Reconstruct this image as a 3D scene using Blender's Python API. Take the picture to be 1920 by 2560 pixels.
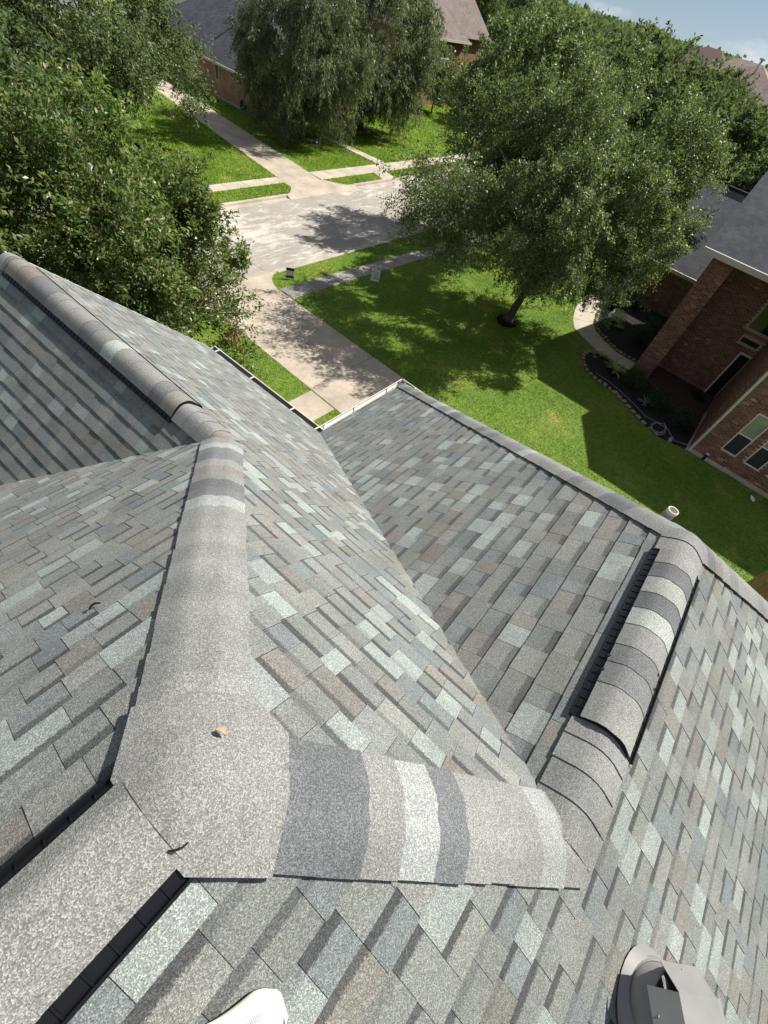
import bpy, math, random
import numpy as np
from mathutils import Vector, Matrix
for o in list(bpy.data.objects): bpy.data.objects.remove(o)
scene = bpy.context.scene
COL = scene.collection
random.seed(7)
RNG = np.random.default_rng(7)
# ------------------------------------------------------------------ camera
YAW, PITCH, ROLL = math.radians(64.4759469), math.radians(50.39750481), math.radians(18.51454893)
CAM = Vector((0.0171, -0.2282, 9.6823))
FPX = 1116.788                      # focal length in photograph pixels (1920 wide)
fw = Vector((math.sin(YAW)*math.cos(PITCH), math.cos(YAW)*math.cos(PITCH), -math.sin(PITCH)))
r0 = Vector((math.cos(YAW), -math.sin(YAW), 0)); u0 = r0.cross(fw)
rt = math.cos(ROLL)*r0 + math.sin(ROLL)*u0
up = -math.sin(ROLL)*r0 + math.cos(ROLL)*u0
cam = bpy.data.cameras.new('camera'); camo = bpy.data.objects.new('camera', cam); COL.objects.link(camo)
cam.sensor_fit = 'HORIZONTAL'; cam.sensor_width = 36; cam.lens = 36*FPX/1920
cam.clip_start = .05; cam.clip_end = 3000
M = Matrix((rt, up, -fw)).transposed().to_4x4(); M.translation = CAM
camo.matrix_world = M
scene.camera = camo
# ------------------------------------------------------------------ world, sun, exposure
SUN = Vector((.84, -.41, 1.0)).normalized()
w = bpy.data.worlds.new('World'); scene.world = w; w.use_nodes = True
wn, wl = w.node_tree.nodes, w.node_tree.links
wn.clear()
sky = wn.new('ShaderNodeTexSky'); sky.sky_type = 'NISHITA'; sky.sun_disc = False
sky.sun_elevation = math.asin(SUN.z); sky.sun_rotation = math.atan2(SUN.x, SUN.y)
sky.air_density = 1.0; sky.dust_density = .7; sky.ozone_density = 1.5
tcs = wn.new('ShaderNodeTexCoord'); mps = wn.new('ShaderNodeMapping'); mps.inputs['Location'].default_value = (0, 0, .1); wl.new(tcs.outputs['Generated'], mps.inputs['Vector']); wl.new(mps.outputs[0], sky.inputs['Vector'])
bg = wn.new('ShaderNodeBackground'); bg.inputs['Strength'].default_value = .05
tcw = wn.new('ShaderNodeTexCoord'); nz = wn.new('ShaderNodeTexNoise')
mpw = wn.new('ShaderNodeMapping'); mpw.inputs['Scale'].default_value = (2.2, 2.2, 7)
nz.inputs['Scale'].default_value = 2.3; nz.inputs['Detail'].default_value = 7; nz.inputs['Roughness'].default_value = .58
rpw = wn.new('ShaderNodeValToRGB'); rpw.color_ramp.elements[0].position = .44; rpw.color_ramp.elements[1].position = .68
mxw = wn.new('ShaderNodeMixRGB'); mxw.inputs[2].default_value = (11.0, 11.4, 12.0, 1)
wo = wn.new('ShaderNodeOutputWorld')
wl.new(tcw.outputs['Generated'], mpw.inputs['Vector']); wl.new(mpw.outputs[0], nz.inputs['Vector'])
wl.new(nz.outputs['Fac'], rpw.inputs['Fac']); wl.new(rpw.outputs['Color'], mxw.inputs[0]); wl.new(sky.outputs[0], mxw.inputs[1])
wl.new(mxw.outputs[0], bg.inputs['Color']); wl.new(bg.outputs[0], wo.inputs['Surface'])
sl = bpy.data.lights.new('sun', 'SUN'); sl.energy = 5.0; sl.angle = math.radians(.53); sl.color = (1, .965, .905)
so = bpy.data.objects.new('sun', sl); COL.objects.link(so); so.location = (30, -20, 40)
so.rotation_euler = SUN.to_track_quat('Z', 'Y').to_euler()
vs = scene.view_settings; vs.view_transform = 'Standard'; vs.look = 'None'; vs.exposure = .66; vs.gamma = 1; vs.use_curve_mapping = False
# ------------------------------------------------------------------ helpers
def tag(o, label=None, cat=None, group=None, kind=None):
    if label: o['label'] = label
    if cat: o['category'] = cat
    if group: o['group'] = group
    if kind: o['kind'] = kind
    return o
def empty(name, loc=(0,0,0), rz=0):
    o = bpy.data.objects.new(name, None); COL.objects.link(o); o.location = loc; o.rotation_euler = (0,0,rz); o.empty_display_size = .2
    return o
def link(name, me, mat=None, parent=None):
    if mat is not None and not me.materials:
        for m in (mat if isinstance(mat,(list,tuple)) else [mat]): me.materials.append(m)
    o = bpy.data.objects.new(name, me); COL.objects.link(o)
    if parent is not None:
        o.parent = parent
        pm = Matrix.LocRotScale(parent.location, parent.rotation_euler, parent.scale)
        if parent.parent is not None: pm = Matrix.LocRotScale(parent.parent.location, parent.parent.rotation_euler, parent.parent.scale) @ pm
        o.matrix_parent_inverse = Matrix()
        o['_w'] = 1; del o['_w']
    return o
class MB:
    """collects polygons; optional per-face tint and per-corner uv"""
    def __init__(s): s.v=[]; s.f=[]; s.t=[]; s.uv=[]; s.m=[]; s.sm=[]
    def poly(s, pts, tint=(1,1,1), uv=None, m=0, smooth=False):
        i=len(s.v); s.v.extend([tuple(p) for p in pts]); s.f.append(list(range(i,i+len(pts)))); s.t.append(tint); s.uv.append(uv or [(0,0)]*len(pts)); s.m.append(m); s.sm.append(smooth)
    def faces(s, verts, faces, tint=(1,1,1), m=0, smooth=False):
        i=len(s.v); s.v.extend([tuple(p) for p in verts])
        for f in faces: s.f.append([i+k for k in f]); s.t.append(tint); s.uv.append([(0,0)]*len(f)); s.m.append(m); s.sm.append(smooth)
    def box(s, c, d, R=None, tint=(1,1,1), m=0):
        c=Vector(c); a,b,e=(x/2 for x in d); P=[Vector((x,y,z)) for x in(-a,a) for y in(-b,b) for z in(-e,e)]
        if R is not None: P=[R@p for p in P]
        s.faces([c+p for p in P], [(0,1,3,2),(4,6,7,5),(0,4,5,1),(2,3,7,6),(0,2,6,4),(1,5,7,3)], tint, m)
    def box2(s, lo, hi, tint=(1,1,1), m=0):
        s.box([(a+b)/2 for a,b in zip(lo,hi)], [abs(b-a) for a,b in zip(lo,hi)], None, tint, m)
    def tube(s, pts, rad, n=8, cap=True, tint=(1,1,1), m=0, smooth=True):
        pts=[Vector(p) for p in pts]; rad=rad if isinstance(rad,(list,tuple)) else [rad]*len(pts)
        V=[]; x=None
        for i,p in enumerate(pts):
            d=(pts[min(i+1,len(pts)-1)]-pts[max(i-1,0)]).normalized()
            if x is None: x=d.orthogonal().normalized()
            x=(x-d*x.dot(d)).normalized(); y=d.cross(x)
            for k in range(n):
                a=2*math.pi*k/n; V.append(p+(x*math.cos(a)+y*math.sin(a))*rad[i])
        F=[]
        for i in range(len(pts)-1):
            for k in range(n): F.append((i*n+k,i*n+(k+1)%n,(i+1)*n+(k+1)%n,(i+1)*n+k))
        s.faces(V,F,tint,m,smooth)
        if cap:
            i=len(s.v)-len(V)
            s.f.append([i+k for k in range(n)][::-1]); s.f.append([i+len(V)-n+k for k in range(n)])
            for _ in range(2): s.t.append(tint); s.uv.append([(0,0)]*n); s.m.append(m); s.sm.append(False)
    def lathe(s, prof, c=(0,0,0), n=24, m=0, tint=(1,1,1), smooth=True):
        c=Vector(c); V=[]
        for r,z in prof:
            for k in range(n): a=2*math.pi*k/n; V.append(c+Vector((r*math.cos(a),r*math.sin(a),z)))
        F=[(i*n+k,i*n+(k+1)%n,(i+1)*n+(k+1)%n,(i+1)*n+k) for i in range(len(prof)-1) for k in range(n)]
        s.faces(V,F,tint,m,smooth)
    def mesh(s, name):
        me=bpy.data.meshes.new(name); me.from_pydata(s.v,[],s.f); 
        nl=len(me.loops)
        if nl==0: return me
        if any(t!=(1,1,1) for t in s.t):
            ca=me.color_attributes.new('tint','FLOAT_COLOR','CORNER'); arr=np.empty((nl,4),np.float32); k=0
            for f,t in zip(s.f,s.t): arr[k:k+len(f),:3]=t; arr[k:k+len(f),3]=1; k+=len(f)
            ca.data.foreach_set('color',arr.ravel())
        if any(u[0]!=(0,0) or u[-1]!=(0,0) for u in s.uv):
            ul=me.uv_layers.new(name='tab'); ul.data.foreach_set('uv',np.array([c for u in s.uv for c in u],np.float32).ravel())
        me.polygons.foreach_set('material_index',np.array(s.m,np.int32)); me.polygons.foreach_set('use_smooth',np.array(s.sm,bool))
        me.update(); return me
    def build(s, name, mat=None, parent=None): return link(name, s.mesh(name), mat, parent)
def np_mesh(name, V, nper):
    """V: (N,nper,3) polygons of nper corners each"""
    N=V.shape[0]; me=bpy.data.meshes.new(name); me.vertices.add(N*nper); me.vertices.foreach_set('co',V.astype(np.float32).ravel())
    me.loops.add(N*nper); me.loops.foreach_set('vertex_index',np.arange(N*nper,dtype=np.int32))
    me.polygons.add(N); me.polygons.foreach_set('loop_start',np.arange(0,N*nper,nper,dtype=np.int32)); me.polygons.foreach_set('loop_total',np.full(N,nper,np.int32))
    me.update(calc_edges=True); return me
def copy_tree(o, parent=None):
    c=o.copy(); COL.objects.link(c); c.parent=parent
    for ch in [x for x in bpy.data.objects if x.parent==o]: copy_tree(ch,c)
    return c
# ------------------------------------------------------------------ materials
class NT:
    def __init__(s, name):
        s.mat=bpy.data.materials.new(name); s.mat.use_nodes=True; s.n=s.mat.node_tree.nodes; s.l=s.mat.node_tree.links
        s.b=s.n['Principled BSDF']; s.out=s.n['Material Output']
        s.b.inputs['Specular IOR Level'].default_value=.3
    def add(s, t, **k):
        nd=s.n.new(t)
        for a,v in k.items():
            if a in nd.inputs: nd.inputs[a].default_value=v
            else: setattr(nd,a,v)
        return nd
    def pos(s): return s.add('ShaderNodeNewGeometry').outputs['Position']
    def noise(s, scale, detail=4, rough=.55, vec=None, dist=0):
        nd=s.add('ShaderNodeTexNoise'); nd.inputs['Scale'].default_value=scale; nd.inputs['Detail'].default_value=detail; nd.inputs['Roughness'].default_value=rough; nd.inputs['Distortion'].default_value=dist
        s.l.new(vec or s.pos(), nd.inputs['Vector']); return nd.outputs['Fac']
    def ramp(s, fac, stops, interp='LINEAR'):
        nd=s.add('ShaderNodeValToRGB'); cr=nd.color_ramp; cr.interpolation=interp
        while len(cr.elements)<len(stops): cr.elements.new(.5)
        for e,(p,c) in zip(cr.elements,stops): e.position=p; e.color=(c,c,c,1) if isinstance(c,(int,float)) else (*c,1)
        s.l.new(fac, nd.inputs['Fac']); return nd.outputs['Color']
    def mix(s, fac, a, b, mode='MIX'):
        nd=s.add('ShaderNodeMixRGB'); nd.blend_type=mode
        for i,x in enumerate((fac,a,b)):
            if hasattr(x,'is_output'): s.l.new(x, nd.inputs[i])
            elif i==0: nd.inputs[0].default_value=x
            else: nd.inputs[i].default_value=(*x,1) if not isinstance(x,(int,float)) else (x,x,x,1)
        return nd.outputs[0]
    def math(s, op, a, b=0.0):
        nd=s.add('ShaderNodeMath'); nd.operation=op
        for i,x in enumerate((a,b)):
            if hasattr(x,'is_output'): s.l.new(x, nd.inputs[i])
            else: nd.inputs[i].default_value=x
        return nd.outputs[0]
    def col(s, c):
        if hasattr(c,'is_output'): s.l.new(c, s.b.inputs['Base Color'])
        else: s.b.inputs['Base Color'].default_value=(*c,1)
        return s
    def rough(s, r):
        if hasattr(r,'is_output'): s.l.new(r, s.b.inputs['Roughness'])
        else: s.b.inputs['Roughness'].default_value=r
        return s
    def bump(s, h, strength=.3, dist=.01):
        nd=s.add('ShaderNodeBump'); nd.inputs['Strength'].default_value=strength; nd.inputs['Distance'].default_value=dist
        s.l.new(h, nd.inputs['Height']); s.l.new(nd.outputs[0], s.b.inputs['Normal']); return s
    def scaled(s, vec3):
        nd=s.add('ShaderNodeMapping'); nd.inputs['Scale'].default_value=vec3; s.l.new(s.pos(), nd.inputs['Vector']); return nd.outputs[0]
def plain(name, c, rough=.6, spec=.3, metal=0, var=.12, scale=6):
    m=NT(name); f=m.noise(scale,5); m.col(m.mix(1,c,m.ramp(f,[(.3,1-var),(.7,1+var)]),'MULTIPLY')).rough(rough)
    m.b.inputs['Specular IOR Level'].default_value=spec; m.b.inputs['Metallic'].default_value=metal; return m.mat
def shingle_mat(name, use_tint=True, base=(.3,.3,.29)):
    m=NT(name)
    if use_tint:
        a=m.add('ShaderNodeAttribute'); a.attribute_name='tint'; c=a.outputs['Color']
    else: c=m.mix(0,base,base)
    # dark printed shadow band at the head of the lower tabs (uv.x = strength, uv.y = 0 butt .. 1 head)
    uv=m.add('ShaderNodeUVMap'); uv.uv_map='tab'; sx=m.add('ShaderNodeSeparateXYZ'); m.l.new(uv.outputs[0], sx.inputs[0])
    jag=m.noise(160,2); y=m.math('ADD',sx.outputs[1],m.math('MULTIPLY',m.math('SUBTRACT',jag,.5),.22))
    band=m.math('MULTIPLY',m.ramp(y,[(.665,0),(.725,1)]),sx.outputs[0])
    c=m.mix(m.math('MULTIPLY',band,.82),c,(.045,.045,.048))
    # weather staining and granules
    big=m.ramp(m.noise(3.5,4),[(.3,.86),(.7,1.12)]); c=m.mix(1,c,big,'MULTIPLY')
    vo=m.add('ShaderNodeTexVoronoi'); vo.inputs['Scale'].default_value=400; m.l.new(m.pos(),vo.inputs['Vector'])
    sr=m.add('ShaderNodeSeparateColor'); m.l.new(vo.outputs['Color'],sr.inputs[0])
    g=m.ramp(sr.outputs[0],[(.0,.5),(.35,.78),(.7,1.08),(1,1.75)]); c=m.mix(.9,c,g,'MULTIPLY')
    hue=m.ramp(sr.outputs[1],[(0,(1.05,.98,.92)),(.5,(1,1,1)),(1,(.94,1.03,1.0))]); c=m.mix(1,c,hue,'MULTIPLY')
    m.col(c).rough(.93); m.b.inputs['Specular IOR Level'].default_value=.18
    m.bump(vo.outputs['Distance'],.35,.002); return m.mat
SH = shingle_mat('asphalt_shingle')
DECK = plain('roof_underlay',(.09,.09,.09),.95)
BLACK = NT('black_plastic').col((.006,.0065,.008)).rough(.4); BLACK.b.inputs['Specular IOR Level'].default_value=.3; BLACK=BLACK.mat
WHITEM = plain('white_painted_metal',(.55,.535,.49),.4,.4,0,.08)
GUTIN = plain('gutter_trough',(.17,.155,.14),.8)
def mk_metal():
    m=NT('painted_sheet_metal'); f=m.noise(9,5); c=m.mix(1,(.245,.238,.228),m.ramp(f,[(.3,.88),(.7,1.1)]),'MULTIPLY')
    d=m.noise(40,3); c=m.mix(m.ramp(d,[(.62,0),(.75,.25)]),c,(.25,.22,.18)); m.col(c).rough(.55); return m.mat
METAL = mk_metal()
PVC = plain('grey_pvc',(.30,.29,.27),.6)
TAN = plain('pvc_inside',(.62,.55,.43),.6)
def concrete(name, c, stain=.25, streaks=False):
    m=NT(name); p=m.pos()
    a=m.ramp(m.noise(.9,6,.6),[(.3,1-stain),(.7,1+stain*.6)]); b=m.ramp(m.noise(7,6,.65),[(.3,.90),(.7,1.09)]); g=m.ramp(m.noise(120,2),[(.3,.9),(.7,1.1)])
    cc=m.mix(1,m.mix(1,m.mix(1,c,a,'MULTIPLY'),b,'MULTIPLY'),g,'MULTIPLY')
    if streaks:
        # worn pale laitance patches, stretched along the street
        v=m.scaled((.55,1.9,1)); n1=m.noise(1.5,10,.78,v,.5); n2=m.noise(.22,3,.5)
        k=m.ramp(m.math('ADD',n1,m.math('MULTIPLY',m.math('SUBTRACT',n2,.5),.55)),[(.51,0),(.60,1)])
        cc=m.mix(m.math('MULTIPLY',k,.85),cc,(.54,.50,.435))
    m.col(cc).rough(.9); m.bump(m.noise(60,4),.15,.004); return m.mat
CONC = concrete('driveway_concrete',(.43,.362,.282))
CONC2 = concrete('sidewalk_concrete',(.46,.40,.32))
CONCD = concrete('weathered_sidewalk_concrete',(.28,.25,.225),.35)
STREET = concrete('street_concrete',(.325,.292,.248),.12,True)
KERB = concrete('kerb_concrete',(.43,.37,.30))
def grass_mat(name, blade=False):
    m=NT(name)
    a=m.noise(.45,5,.6); b=m.noise(5,5,.65); g=m.noise(38,4,.7)
    k_=2.0 if blade else 1.35
    c=m.ramp(a,[(.28,(.070*k_,.122*k_,.016*k_)),(.5,(.098*k_,.152*k_,.022*k_)),(.72,(.145*k_,.178*k_,.034*k_))])
    c=m.mix(m.ramp(m.noise(.8,4),[(.58,0),(.74,.6)]),c,(.24*k_,.22*k_,.06*k_))
    c=m.mix(1,c,m.ramp(b,[(.3,.78),(.7,1.2)]),'MULTIPLY'); c=m.mix(1,c,m.ramp(g,[(.3,.55),(.7,1.5)]),'MULTIPLY')
    if blade:
        gi=m.add('ShaderNodeNewGeometry'); c=m.mix(1,c,m.ramp(gi.outputs['Random Per Island'],[(0,.7),(1,1.5)]),'MULTIPLY')
    m.col(c).rough(.75); m.b.inputs['Specular IOR Level'].default_value=.2
    if not blade: m.bump(g,.9,.03)
    else:
        tr=m.add('ShaderNodeBsdfTranslucent'); m.l.new(m.mix(1,c,(1.25,1.25,.8),'MULTIPLY'),tr.inputs['Color']); ms=m.add('ShaderNodeMixShader'); ms.inputs[0].default_value=.42
        m.l.new(m.b.outputs[0],ms.inputs[1]); m.l.new(tr.outputs[0],ms.inputs[2]); m.l.new(ms.outputs[0],m.out.inputs['Surface'])
    return m.mat
GRASS=grass_mat('lawn_grass'); BLADE=grass_mat('grass_blades',True)
def leaf_mat(name, cols, gloss=.42, rough=.38, trans=.40, boost=(1.72,1.58,2.3)):
    m=NT(name); gi=m.add('ShaderNodeNewGeometry'); n=len(cols)
    c=m.ramp(gi.outputs['Random Per Island'],[((i+.5)/n,k) for i,k in enumerate(cols)])
    c=m.mix(1,c,m.ramp(m.noise(.55,3),[(.3,.72),(.7,1.25)]),'MULTIPLY')
    c=m.mix(1,c,boost,'MULTIPLY')
    m.col(c).rough(rough); m.b.inputs['Specular IOR Level'].default_value=gloss
    tr=m.add('ShaderNodeBsdfTranslucent'); m.l.new(m.mix(1,c,(1.3,1.45,.6),'MULTIPLY'),tr.inputs['Color'])
    ms=m.add('ShaderNodeMixShader'); ms.inputs[0].default_value=trans; m.l.new(m.b.outputs[0],ms.inputs[1]); m.l.new(tr.outputs[0],ms.inputs[2]); m.l.new(ms.outputs[0],m.out.inputs['Surface'])
    return m.mat
LEAF_A=leaf_mat('glossy_leaf',[(.030,.062,.014),(.058,.100,.020),(.085,.130,.030),(.115,.145,.045),(.16,.155,.065)],.45,.36,.4,(1.65,1.58,1.95))
LEAF_B=leaf_mat('oak_leaf',[(.040,.066,.022),(.064,.098,.030),(.090,.125,.040),(.125,.148,.055)],.3,.42)
LEAF_C=leaf_mat('willowy_oak_leaf',[(.040,.064,.024),(.062,.090,.032),(.084,.108,.042),(.10,.115,.05)],.35,.45)
LEAF_F=leaf_mat('background_leaf',[(.036,.060,.022),(.056,.086,.030),(.078,.108,.038),(.10,.125,.05)],.12,.7)
LEAF_D=leaf_mat('dark_shrub_leaf',[(.012,.036,.010),(.022,.055,.014),(.035,.07,.02)],.4,.4)
LEAF_L=leaf_mat('pale_lily_leaf',[(.12,.17,.03),(.17,.22,.05),(.22,.25,.08)],.3,.5)
LEAF_W=leaf_mat('variegated_leaf',[(.08,.20,.05),(.25,.38,.18),(.55,.58,.45)],.3,.5)
DEAD=leaf_mat('dead_leaf',[(.16,.075,.035),(.24,.13,.06),(.30,.2,.11)],.2,.7,.1)
BARK=plain('tree_bark',(.085,.068,.052),.95,.2,0,.35,14)
MULCH=plain('mulch',(.030,.023,.020),.98,.1,0,.5,30)
SOIL=plain('dark_bed_soil',(.036,.030,.027),.98,.1,0,.5,26)
STONE=plain('edging_stone',(.26,.20,.14),.9,.2,0,.3,9)
def brick_mat():
    m=NT('red_brick'); a=m.add('ShaderNodeAttribute'); a.attribute_name='tint'
    c=m.mix(1,a.outputs['Color'],m.ramp(m.noise(22,5),[(.3,.72),(.7,1.22)]),'MULTIPLY'); m.col(c).rough(.92); m.bump(m.noise(90,4),.3,.003); return m.mat
BRICK=brick_mat(); MORTAR=plain('mortar',(.46,.37,.29),.95)
def far_brick(name, c1, c2, mo, axis):
    m=NT(name); t=m.add('ShaderNodeTexBrick'); t.inputs['Scale'].default_value=1; t.inputs['Brick Width'].default_value=.21; t.inputs['Row Height'].default_value=.072; t.inputs['Mortar Size'].default_value=.006
    t.inputs['Color1'].default_value=(*c1,1); t.inputs['Color2'].default_value=(*c2,1); t.inputs['Mortar'].default_value=(*mo,1)
    sx=m.add('ShaderNodeSeparateXYZ'); m.l.new(m.pos(),sx.inputs[0]); cx=m.add('ShaderNodeCombineXYZ'); m.l.new(m.math('ADD',sx.outputs[0],sx.outputs[1]),cx.inputs[0]); m.l.new(sx.outputs[2],cx.inputs[1]); m.l.new(cx.outputs[0],t.inputs['Vector'])
    m.col(m.mix(1,t.outputs['Color'],m.ramp(m.noise(2.5,5),[(.3,.75),(.7,1.2)]),'MULTIPLY')).rough(.9); return m.mat
FB1=far_brick('tan_brick',(.25,.155,.105),(.33,.22,.15),(.30,.24,.19),0)
FB2=far_brick('rust_brick',(.22,.085,.05),(.28,.12,.075),(.3,.22,.17),0)
def course_roof(name, c, dx, sl, yonly=False):
    """far shingle roof: courses follow height"""
    m=NT(name); sx=m.add('ShaderNodeSeparateXYZ'); m.l.new(m.pos(),sx.inputs[0])
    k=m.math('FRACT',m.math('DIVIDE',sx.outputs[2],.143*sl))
    t=m.add('ShaderNodeTexBrick'); t.inputs['Scale'].default_value=1; t.inputs['Brick Width'].default_value=.17; t.inputs['Row Height'].default_value=.143*sl; t.inputs['Mortar Size'].default_value=0
    t.inputs['Color1'].default_value=(.84,.84,.84,1); t.inputs['Color2'].default_value=(1.2,1.2,1.2,1)
    cx=m.add('ShaderNodeCombineXYZ'); m.l.new(sx.outputs[1] if yonly else m.math('ADD',sx.outputs[0],sx.outputs[1]),cx.inputs[0]); m.l.new(sx.outputs[2],cx.inputs[1]); m.l.new(cx.outputs[0],t.inputs['Vector'])
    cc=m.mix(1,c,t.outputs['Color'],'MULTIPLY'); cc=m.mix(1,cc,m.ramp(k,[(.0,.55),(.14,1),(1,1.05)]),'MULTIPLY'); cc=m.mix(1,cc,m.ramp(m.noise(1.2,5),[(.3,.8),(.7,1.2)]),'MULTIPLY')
    m.col(cc).rough(.92); m.bump(k,.4,.01); return m.mat
ROOFD=course_roof('dark_slate_shingles',(.075,.078,.09),0,.55)
ROOFN=course_roof('slate_blend_shingles',(.082,.084,.095),0,.55,True)
ROOFB=course_roof('brown_shingles',(.155,.125,.108),0,.6)
ROOFP=course_roof('rose_brown_shingles',(.25,.185,.16),0,.6)
WHITEP=plain('white_paint',(.72,.70,.66),.5,.3,0,.05)
TRIM=plain('cream_trim',(.46,.44,.38),.5,.3,0,.06)
SIDING=plain('white_siding',(.80,.80,.80),.6,.3,0,.04)
def glass_mat(name,c):
    m=NT(name); m.col(c).rough(.06); m.b.inputs['Specular IOR Level'].default_value=.45; return m.mat
GLASS=glass_mat('window_glass',(.02,.025,.022)); SCREEN=plain('insect_screen',(.035,.04,.038),.8,.2)
def shade_mat():
    m=NT('window_blind'); c=m.ramp(m.noise(3,3),[(.3,(.20,.26,.17)),(.7,(.34,.38,.25))]); m.col(c).rough(.25); m.b.inputs['Specular IOR Level'].default_value=.7; return m.mat
BLIND=shade_mat()
WOOD=plain('cedar_fence',(.33,.22,.10),.85,.2,0,.3,5)
DARK=plain('dark_rubber',(.012,.012,.013),.8)
CABLE=plain('pale_cable',(.30,.32,.34),.5)
INK=plain('sign_ink',(.018,.018,.035),.6)
SIGNW=plain('sign_white',(.72,.74,.76),.5,.3,0,.03)
PAPER=plain('paper',(.7,.72,.75),.7,.2,0,.05)
BLUE=plain('blue_sign',(.05,.10,.45),.5)
# ------------------------------------------------------------------ setting: ground, street, kerbs, drives, walks
def pip(x,y,poly):
    n=len(poly); c=np.zeros(np.shape(x),bool); j=n-1
    for i in range(n):
        xi,yi=poly[i]; xj,yj=poly[j]
        c^=((yi>y)!=(yj>y))&(x<(xj-xi)*(y-yi)/((yj-yi) or 1e-12)+xi); j=i
    return c
YN, YF = 15.05, 21.45            # near and far kerb lines
m=MB(); X0,X1=-400,900
for a,b,za,zb in ((-500,YN,0,0),(YN,YN+.06,0,-.14),(YN+.06,YF-.06,-.14,-.14),(YF-.06,YF,-.14,0),(YF,1400,0,0)):
    m.poly([(X0,a,za),(X1,a,za),(X1,b,zb),(X0,b,zb)])
tag(m.build('ground',GRASS),kind='structure')
m=MB()
xs=[-40,-26,-11,1.5,13.51,27.5,42,57,75,100,150]
street=empty('street',(0,0,0)); tag(street,kind='structure')
for a,b in zip(xs[:-1],xs[1:]):
    for ya,yb in ((YN+.07,18.2),(18.215,YF-.07)):
        m=MB(); m.box2((a+.008,ya,-.136),(b-.008,yb,-.10)); m.build('slab',STREET,street)
def kerb_run(x0,x1,y,side):
    m=MB(); s=side
    pr=[(0,-.13),(0,.02),(-.13*s,.028),(-.16*s,.0),(-.16*s,-.1),]
    pr=[(.34*s,-.13),(.34*s,-.094),(.045*s,-.094),(.02*s,.01),(0,.026),(-.14*s,.026),(-.14*s,-.13)]
    for i in range(len(pr)):
        a,b=pr[i],pr[(i+1)%len(pr)]; m.poly([(x0,y+a[0],a[1]),(x1,y+a[0],a[1]),(x1,y+b[0],b[1]),(x0,y+b[0],b[1])])
    m.poly([(x0,y+a,b) for a,b in pr]); m.poly([(x1,y+a,b) for a,b in pr][::-1])
    return m
for x0,x1,y,sd in ((-40,8.0,YN,1),(13.85,60,YN,1),(-40,20.3,YF,-1),(26.0,60,YF,-1)):
    tag(kerb_run(x0,x1,y,sd).build('kerb',KERB),kind='structure')
def slab_poly(parent, pts, z=.018, th=.12, mat=CONC, jit=True):
    m=MB(); dz=RNG.uniform(-.004,.004) if jit else 0
    c=np.mean(np.array(pts),0); q=[]
    for p in pts:
        d=np.array(p)-c; L=np.hypot(*d); q.append(tuple(np.array(p)-d/L*.008))
    ins=[tuple(np.array(p)-(np.array(p)-c)/np.hypot(*(np.array(p)-c))*.02) for p in q]
    zz=z+dz; n=len(q)
    m.poly([(x,y,zz) for x,y in ins])
    for i in range(n):
        a,b=q[i],q[(i+1)%n]; ia,ib=ins[i],ins[(i+1)%n]
        m.poly([(*ia,zz),(*a,zz-.008),(*b,zz-.008),(*ib,zz)]); m.poly([(*a,zz-.008),(*a,zz-th),(*b,zz-th),(*b,zz-.008)])
    return m.build('slab',mat,parent)
DRL=lambda y:9.36+.05*(y-8.35); DRR=lambda y:12.70+.03*(y-8.35)
drive=empty('driveway',(0,0,0)); tag(drive,kind='structure')
for a,b in ((-2.5,2.6),(2.6,5.5),(5.5,8.35),(8.35,11.28),(11.28,13.85)):
    slab_poly(drive,[(DRL(a),a),(DRR(a),a),(DRR(b),b),(DRL(b),b)])
def ramp_slab(parent, pts, mat=CONC):
    m=MB(); m.poly(pts); n=len(pts)
    for i in range(n):
        a,b=pts[i],pts[(i+1)%n]; m.poly([a,(a[0],a[1],-.2),(b[0],b[1],-.2),b])
    return m.build('slab',mat,parent)
arc=lambda cx,cy,r,a0,a1,n=6:[(cx+r*math.cos(math.radians(a0+(a1-a0)*i/n)),cy+r*math.sin(math.radians(a0+(a1-a0)*i/n))) for i in range(n+1)]
zap=lambda p:(p[0],p[1],.02 if p[1]<15.1 else -.09)
R1=[(12.86,13.86),(12.95,14.2),(13.15,14.55),(13.45,14.85),(13.85,15.02),(13.85,15.08)]
Lf=[(8.1,15.08),(8.1,15.02),(8.5,14.85),(8.85,14.55),(9.1,14.2),(9.6,13.86)]
ramp_slab(drive,[zap(p) for p in R1+Lf])
ramp_slab(drive,[(8.1,15.085,.02),(13.85,15.085,.02),(13.85,15.42,-.092),(8.1,15.42,-.092)][::-1])
# near sidewalk (mostly grown over to ~.75 m)
swn=empty('sidewalk',(0,0,0)); tag(swn,kind='structure')
xs=[12.90]+[14.27+1.585*i for i in range(24)]
for i,(a,b) in enumerate(zip(xs[:-1],xs[1:])):
    ys=[13.80-.036*(a-14.27),13.80-.036*(b-14.27)]
    if i==0: ys=[13.84,13.80]
    ys=[max(v,13.2) for v in ys]
    slab_poly(swn,[(a,ys[0]-.80-.1*(i==0)),(b,ys[1]-.80),(b,ys[1]),(a,ys[0])],.014,mat=CONCD)
    if i>0:
        m=MB(); m.box2((a-.018,ys[0]-.78,.0),(a+.018,ys[0]-.01,.024)); m.build('joint_strip',TRIM,swn)
xs=[8.2-1.5*i for i in range(14)]
for a,b in zip(xs[1:],xs[:-1]): slab_poly(swn,[(a,13.0),(b,13.0),(b,13.8),(a,13.8)],.014,mat=CONC2)
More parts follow.
